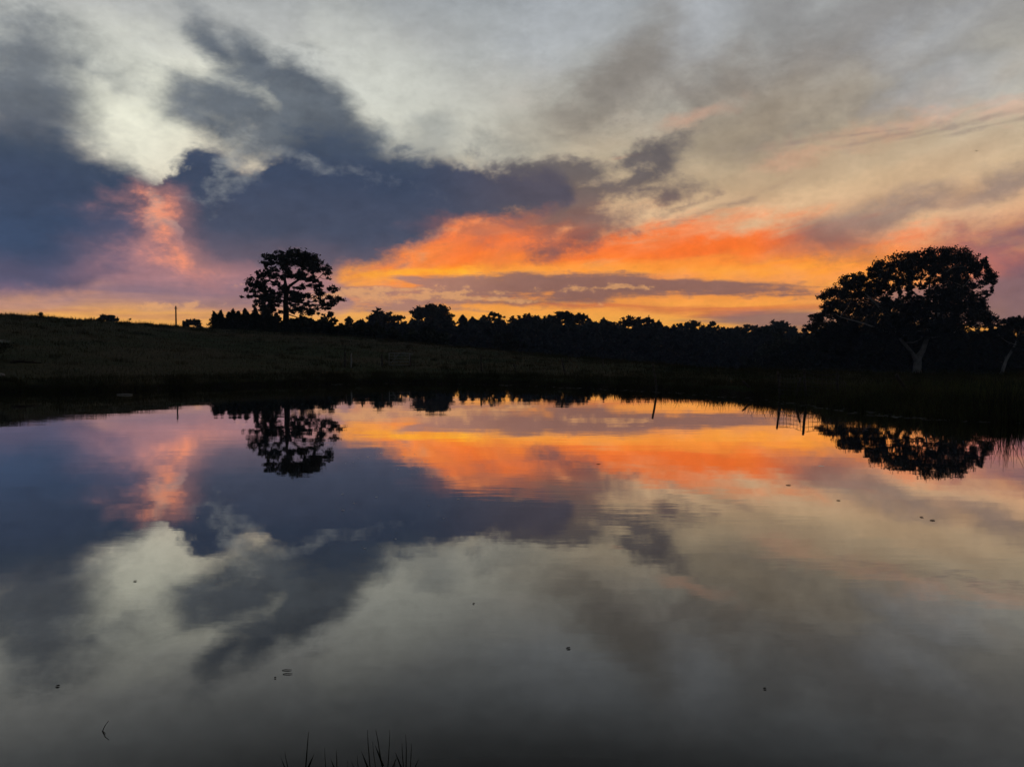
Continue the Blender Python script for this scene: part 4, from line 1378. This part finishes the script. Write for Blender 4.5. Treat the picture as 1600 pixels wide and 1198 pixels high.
fz = ground_z(fb.x, fb.y)
br = empty('fallen_branch', (fb.x, fb.y, fz), label='dark fallen branch lying in the grass beside the pale-topped shrub', cat='branch')
Geo().tube([(-0.9, 0.1, 0.10), (-0.4, 0, 0.16), (0.2, 0.05, 0.12), (0.9, -0.05, 0.07)], [0.09, 0.08, 0.06, 0.03], 7).build('limb', MAT['bark'], br)
for k, (a, b_, c) in enumerate(((-0.5, 0.3, 0.42), (-0.1, -0.3, 0.38), (0.3, 0.2, 0.30), (-0.75, -0.2, 0.34))):
    Geo().tube([(a, 0.02, 0.14), (a + 0.1, b_ * 0.5, c * 0.7), (a + 0.28, b_, c)], [0.03, 0.02, 0.008], 5).build('side_branch', MAT['bark'], br)


# pale stones at the left shore
def stone(px, py, size, seed, label):
    import bmesh
    bm = bmesh.new()
    bmesh.ops.create_icosphere(bm, subdivisions=3, radius=1.0)
    for vv in bm.verts:
        nn = mnoise.noise(vv.co * 1.3 + Vector((seed, 0, 0))) * 0.35 + mnoise.noise(vv.co * 3.1 + Vector((0, seed, 0))) * 0.12
        vv.co *= 1 + nn
        vv.co.z *= 0.6
    me = bpy.data.meshes.new('shore_stone')
    bm.to_mesh(me)
    bm.free()
    me.materials.append(MAT['rock'])
    o = bpy.data.objects.new('shore_stone', me)
    COL.objects.link(o)
    pt = on_water(px, py)
    o.location = (pt.x, pt.y, ground_z(pt.x, pt.y) + size * 0.2)
    o.scale = (size, size, size)
    return tag(o, label, 'stone', 'pale shore stones')


stone(1, 607, 0.20, 2, 'pale round stone at the waterline on the photo edge below the shrub')
stone(118, 612, 0.10, 5, 'smaller pale stone on the shore between the edge stone and the stick')
p = on_water(193, 617)
o = Geo().tube([(-0.28, 0, 0.02), (-0.05, 0.03, 0.03), (0.22, 0.0, 0.03), (0.36, 0.05, 0.02)], [0.02, 0.028, 0.024, 0.012], 6).build('floating_branch', MAT['pale_wood'])
o.location = p
tag(o, 'bleached stick lying on the water by the far hill shore', 'stick')

# a bird far off over the big gum
bp_ = at(1526, 236, 105)
bird = empty('bird', bp_, label='tiny dark bird gliding in the sky above the big gum', cat='bird')
bird.scale = (0.65, 0.65, 0.65)
Geo().tube([(0.02, -0.2, 0), (0, -0.1, 0.0), (0, 0.03, 0.0), (0, 0.16, 0.01), (0, 0.25, 0.01)], [0.01, 0.05, 0.06, 0.03, 0.015], 8).build('body', MAT['feather'], bird)
for s in (-1, 1):
    v = [(0, -0.06, 0.01), (0, 0.08, 0.01), (s * 0.2, 0.07, 0.07), (s * 0.2, -0.07, 0.075), (s * 0.42, 0.0, 0.05), (s * 0.1, 0.01, 0.055), (s * 0.28, 0.01, 0.09)]
    mesh_object('wing', v, [(0, 5, 1), (1, 5, 2), (2, 5, 6), (5, 0, 3), (5, 3, 6), (2, 6, 4), (6, 3, 4)], MAT['feather'], bird)


# ------------------------------------------------------------------ evening air: thin haze that pales the far trees
HZ = 3400.0
hv = [(x, y, z) for z in (-8.0, 32.0) for x, y in ((-HZ, -HZ), (HZ, -HZ), (HZ, HZ), (-HZ, HZ))]
hm = bpy.data.materials.new('haze_air')
hm.use_nodes = True
ht_ = hm.node_tree
ht_.nodes.remove(ht_.nodes['Principled BSDF'])
pv = ht_.nodes.new('ShaderNodeVolumePrincipled')
pv.inputs['Color'].default_value = (0.50, 0.66, 0.98, 1)
pv.inputs['Density'].default_value = 0.00035
pv.inputs['Anisotropy'].default_value = 0.0
ht_.links.new(pv.outputs[0], ht_.nodes['Material Output'].inputs['Volume'])
haze = mesh_object('haze', hv, [(3, 2, 1, 0), (4, 5, 6, 7), (0, 1, 5, 4), (1, 2, 6, 5), (2, 3, 7, 6), (3, 0, 4, 7)], hm)
tag(haze, 'thin blue evening haze over the whole valley', None, None, 'stuff')
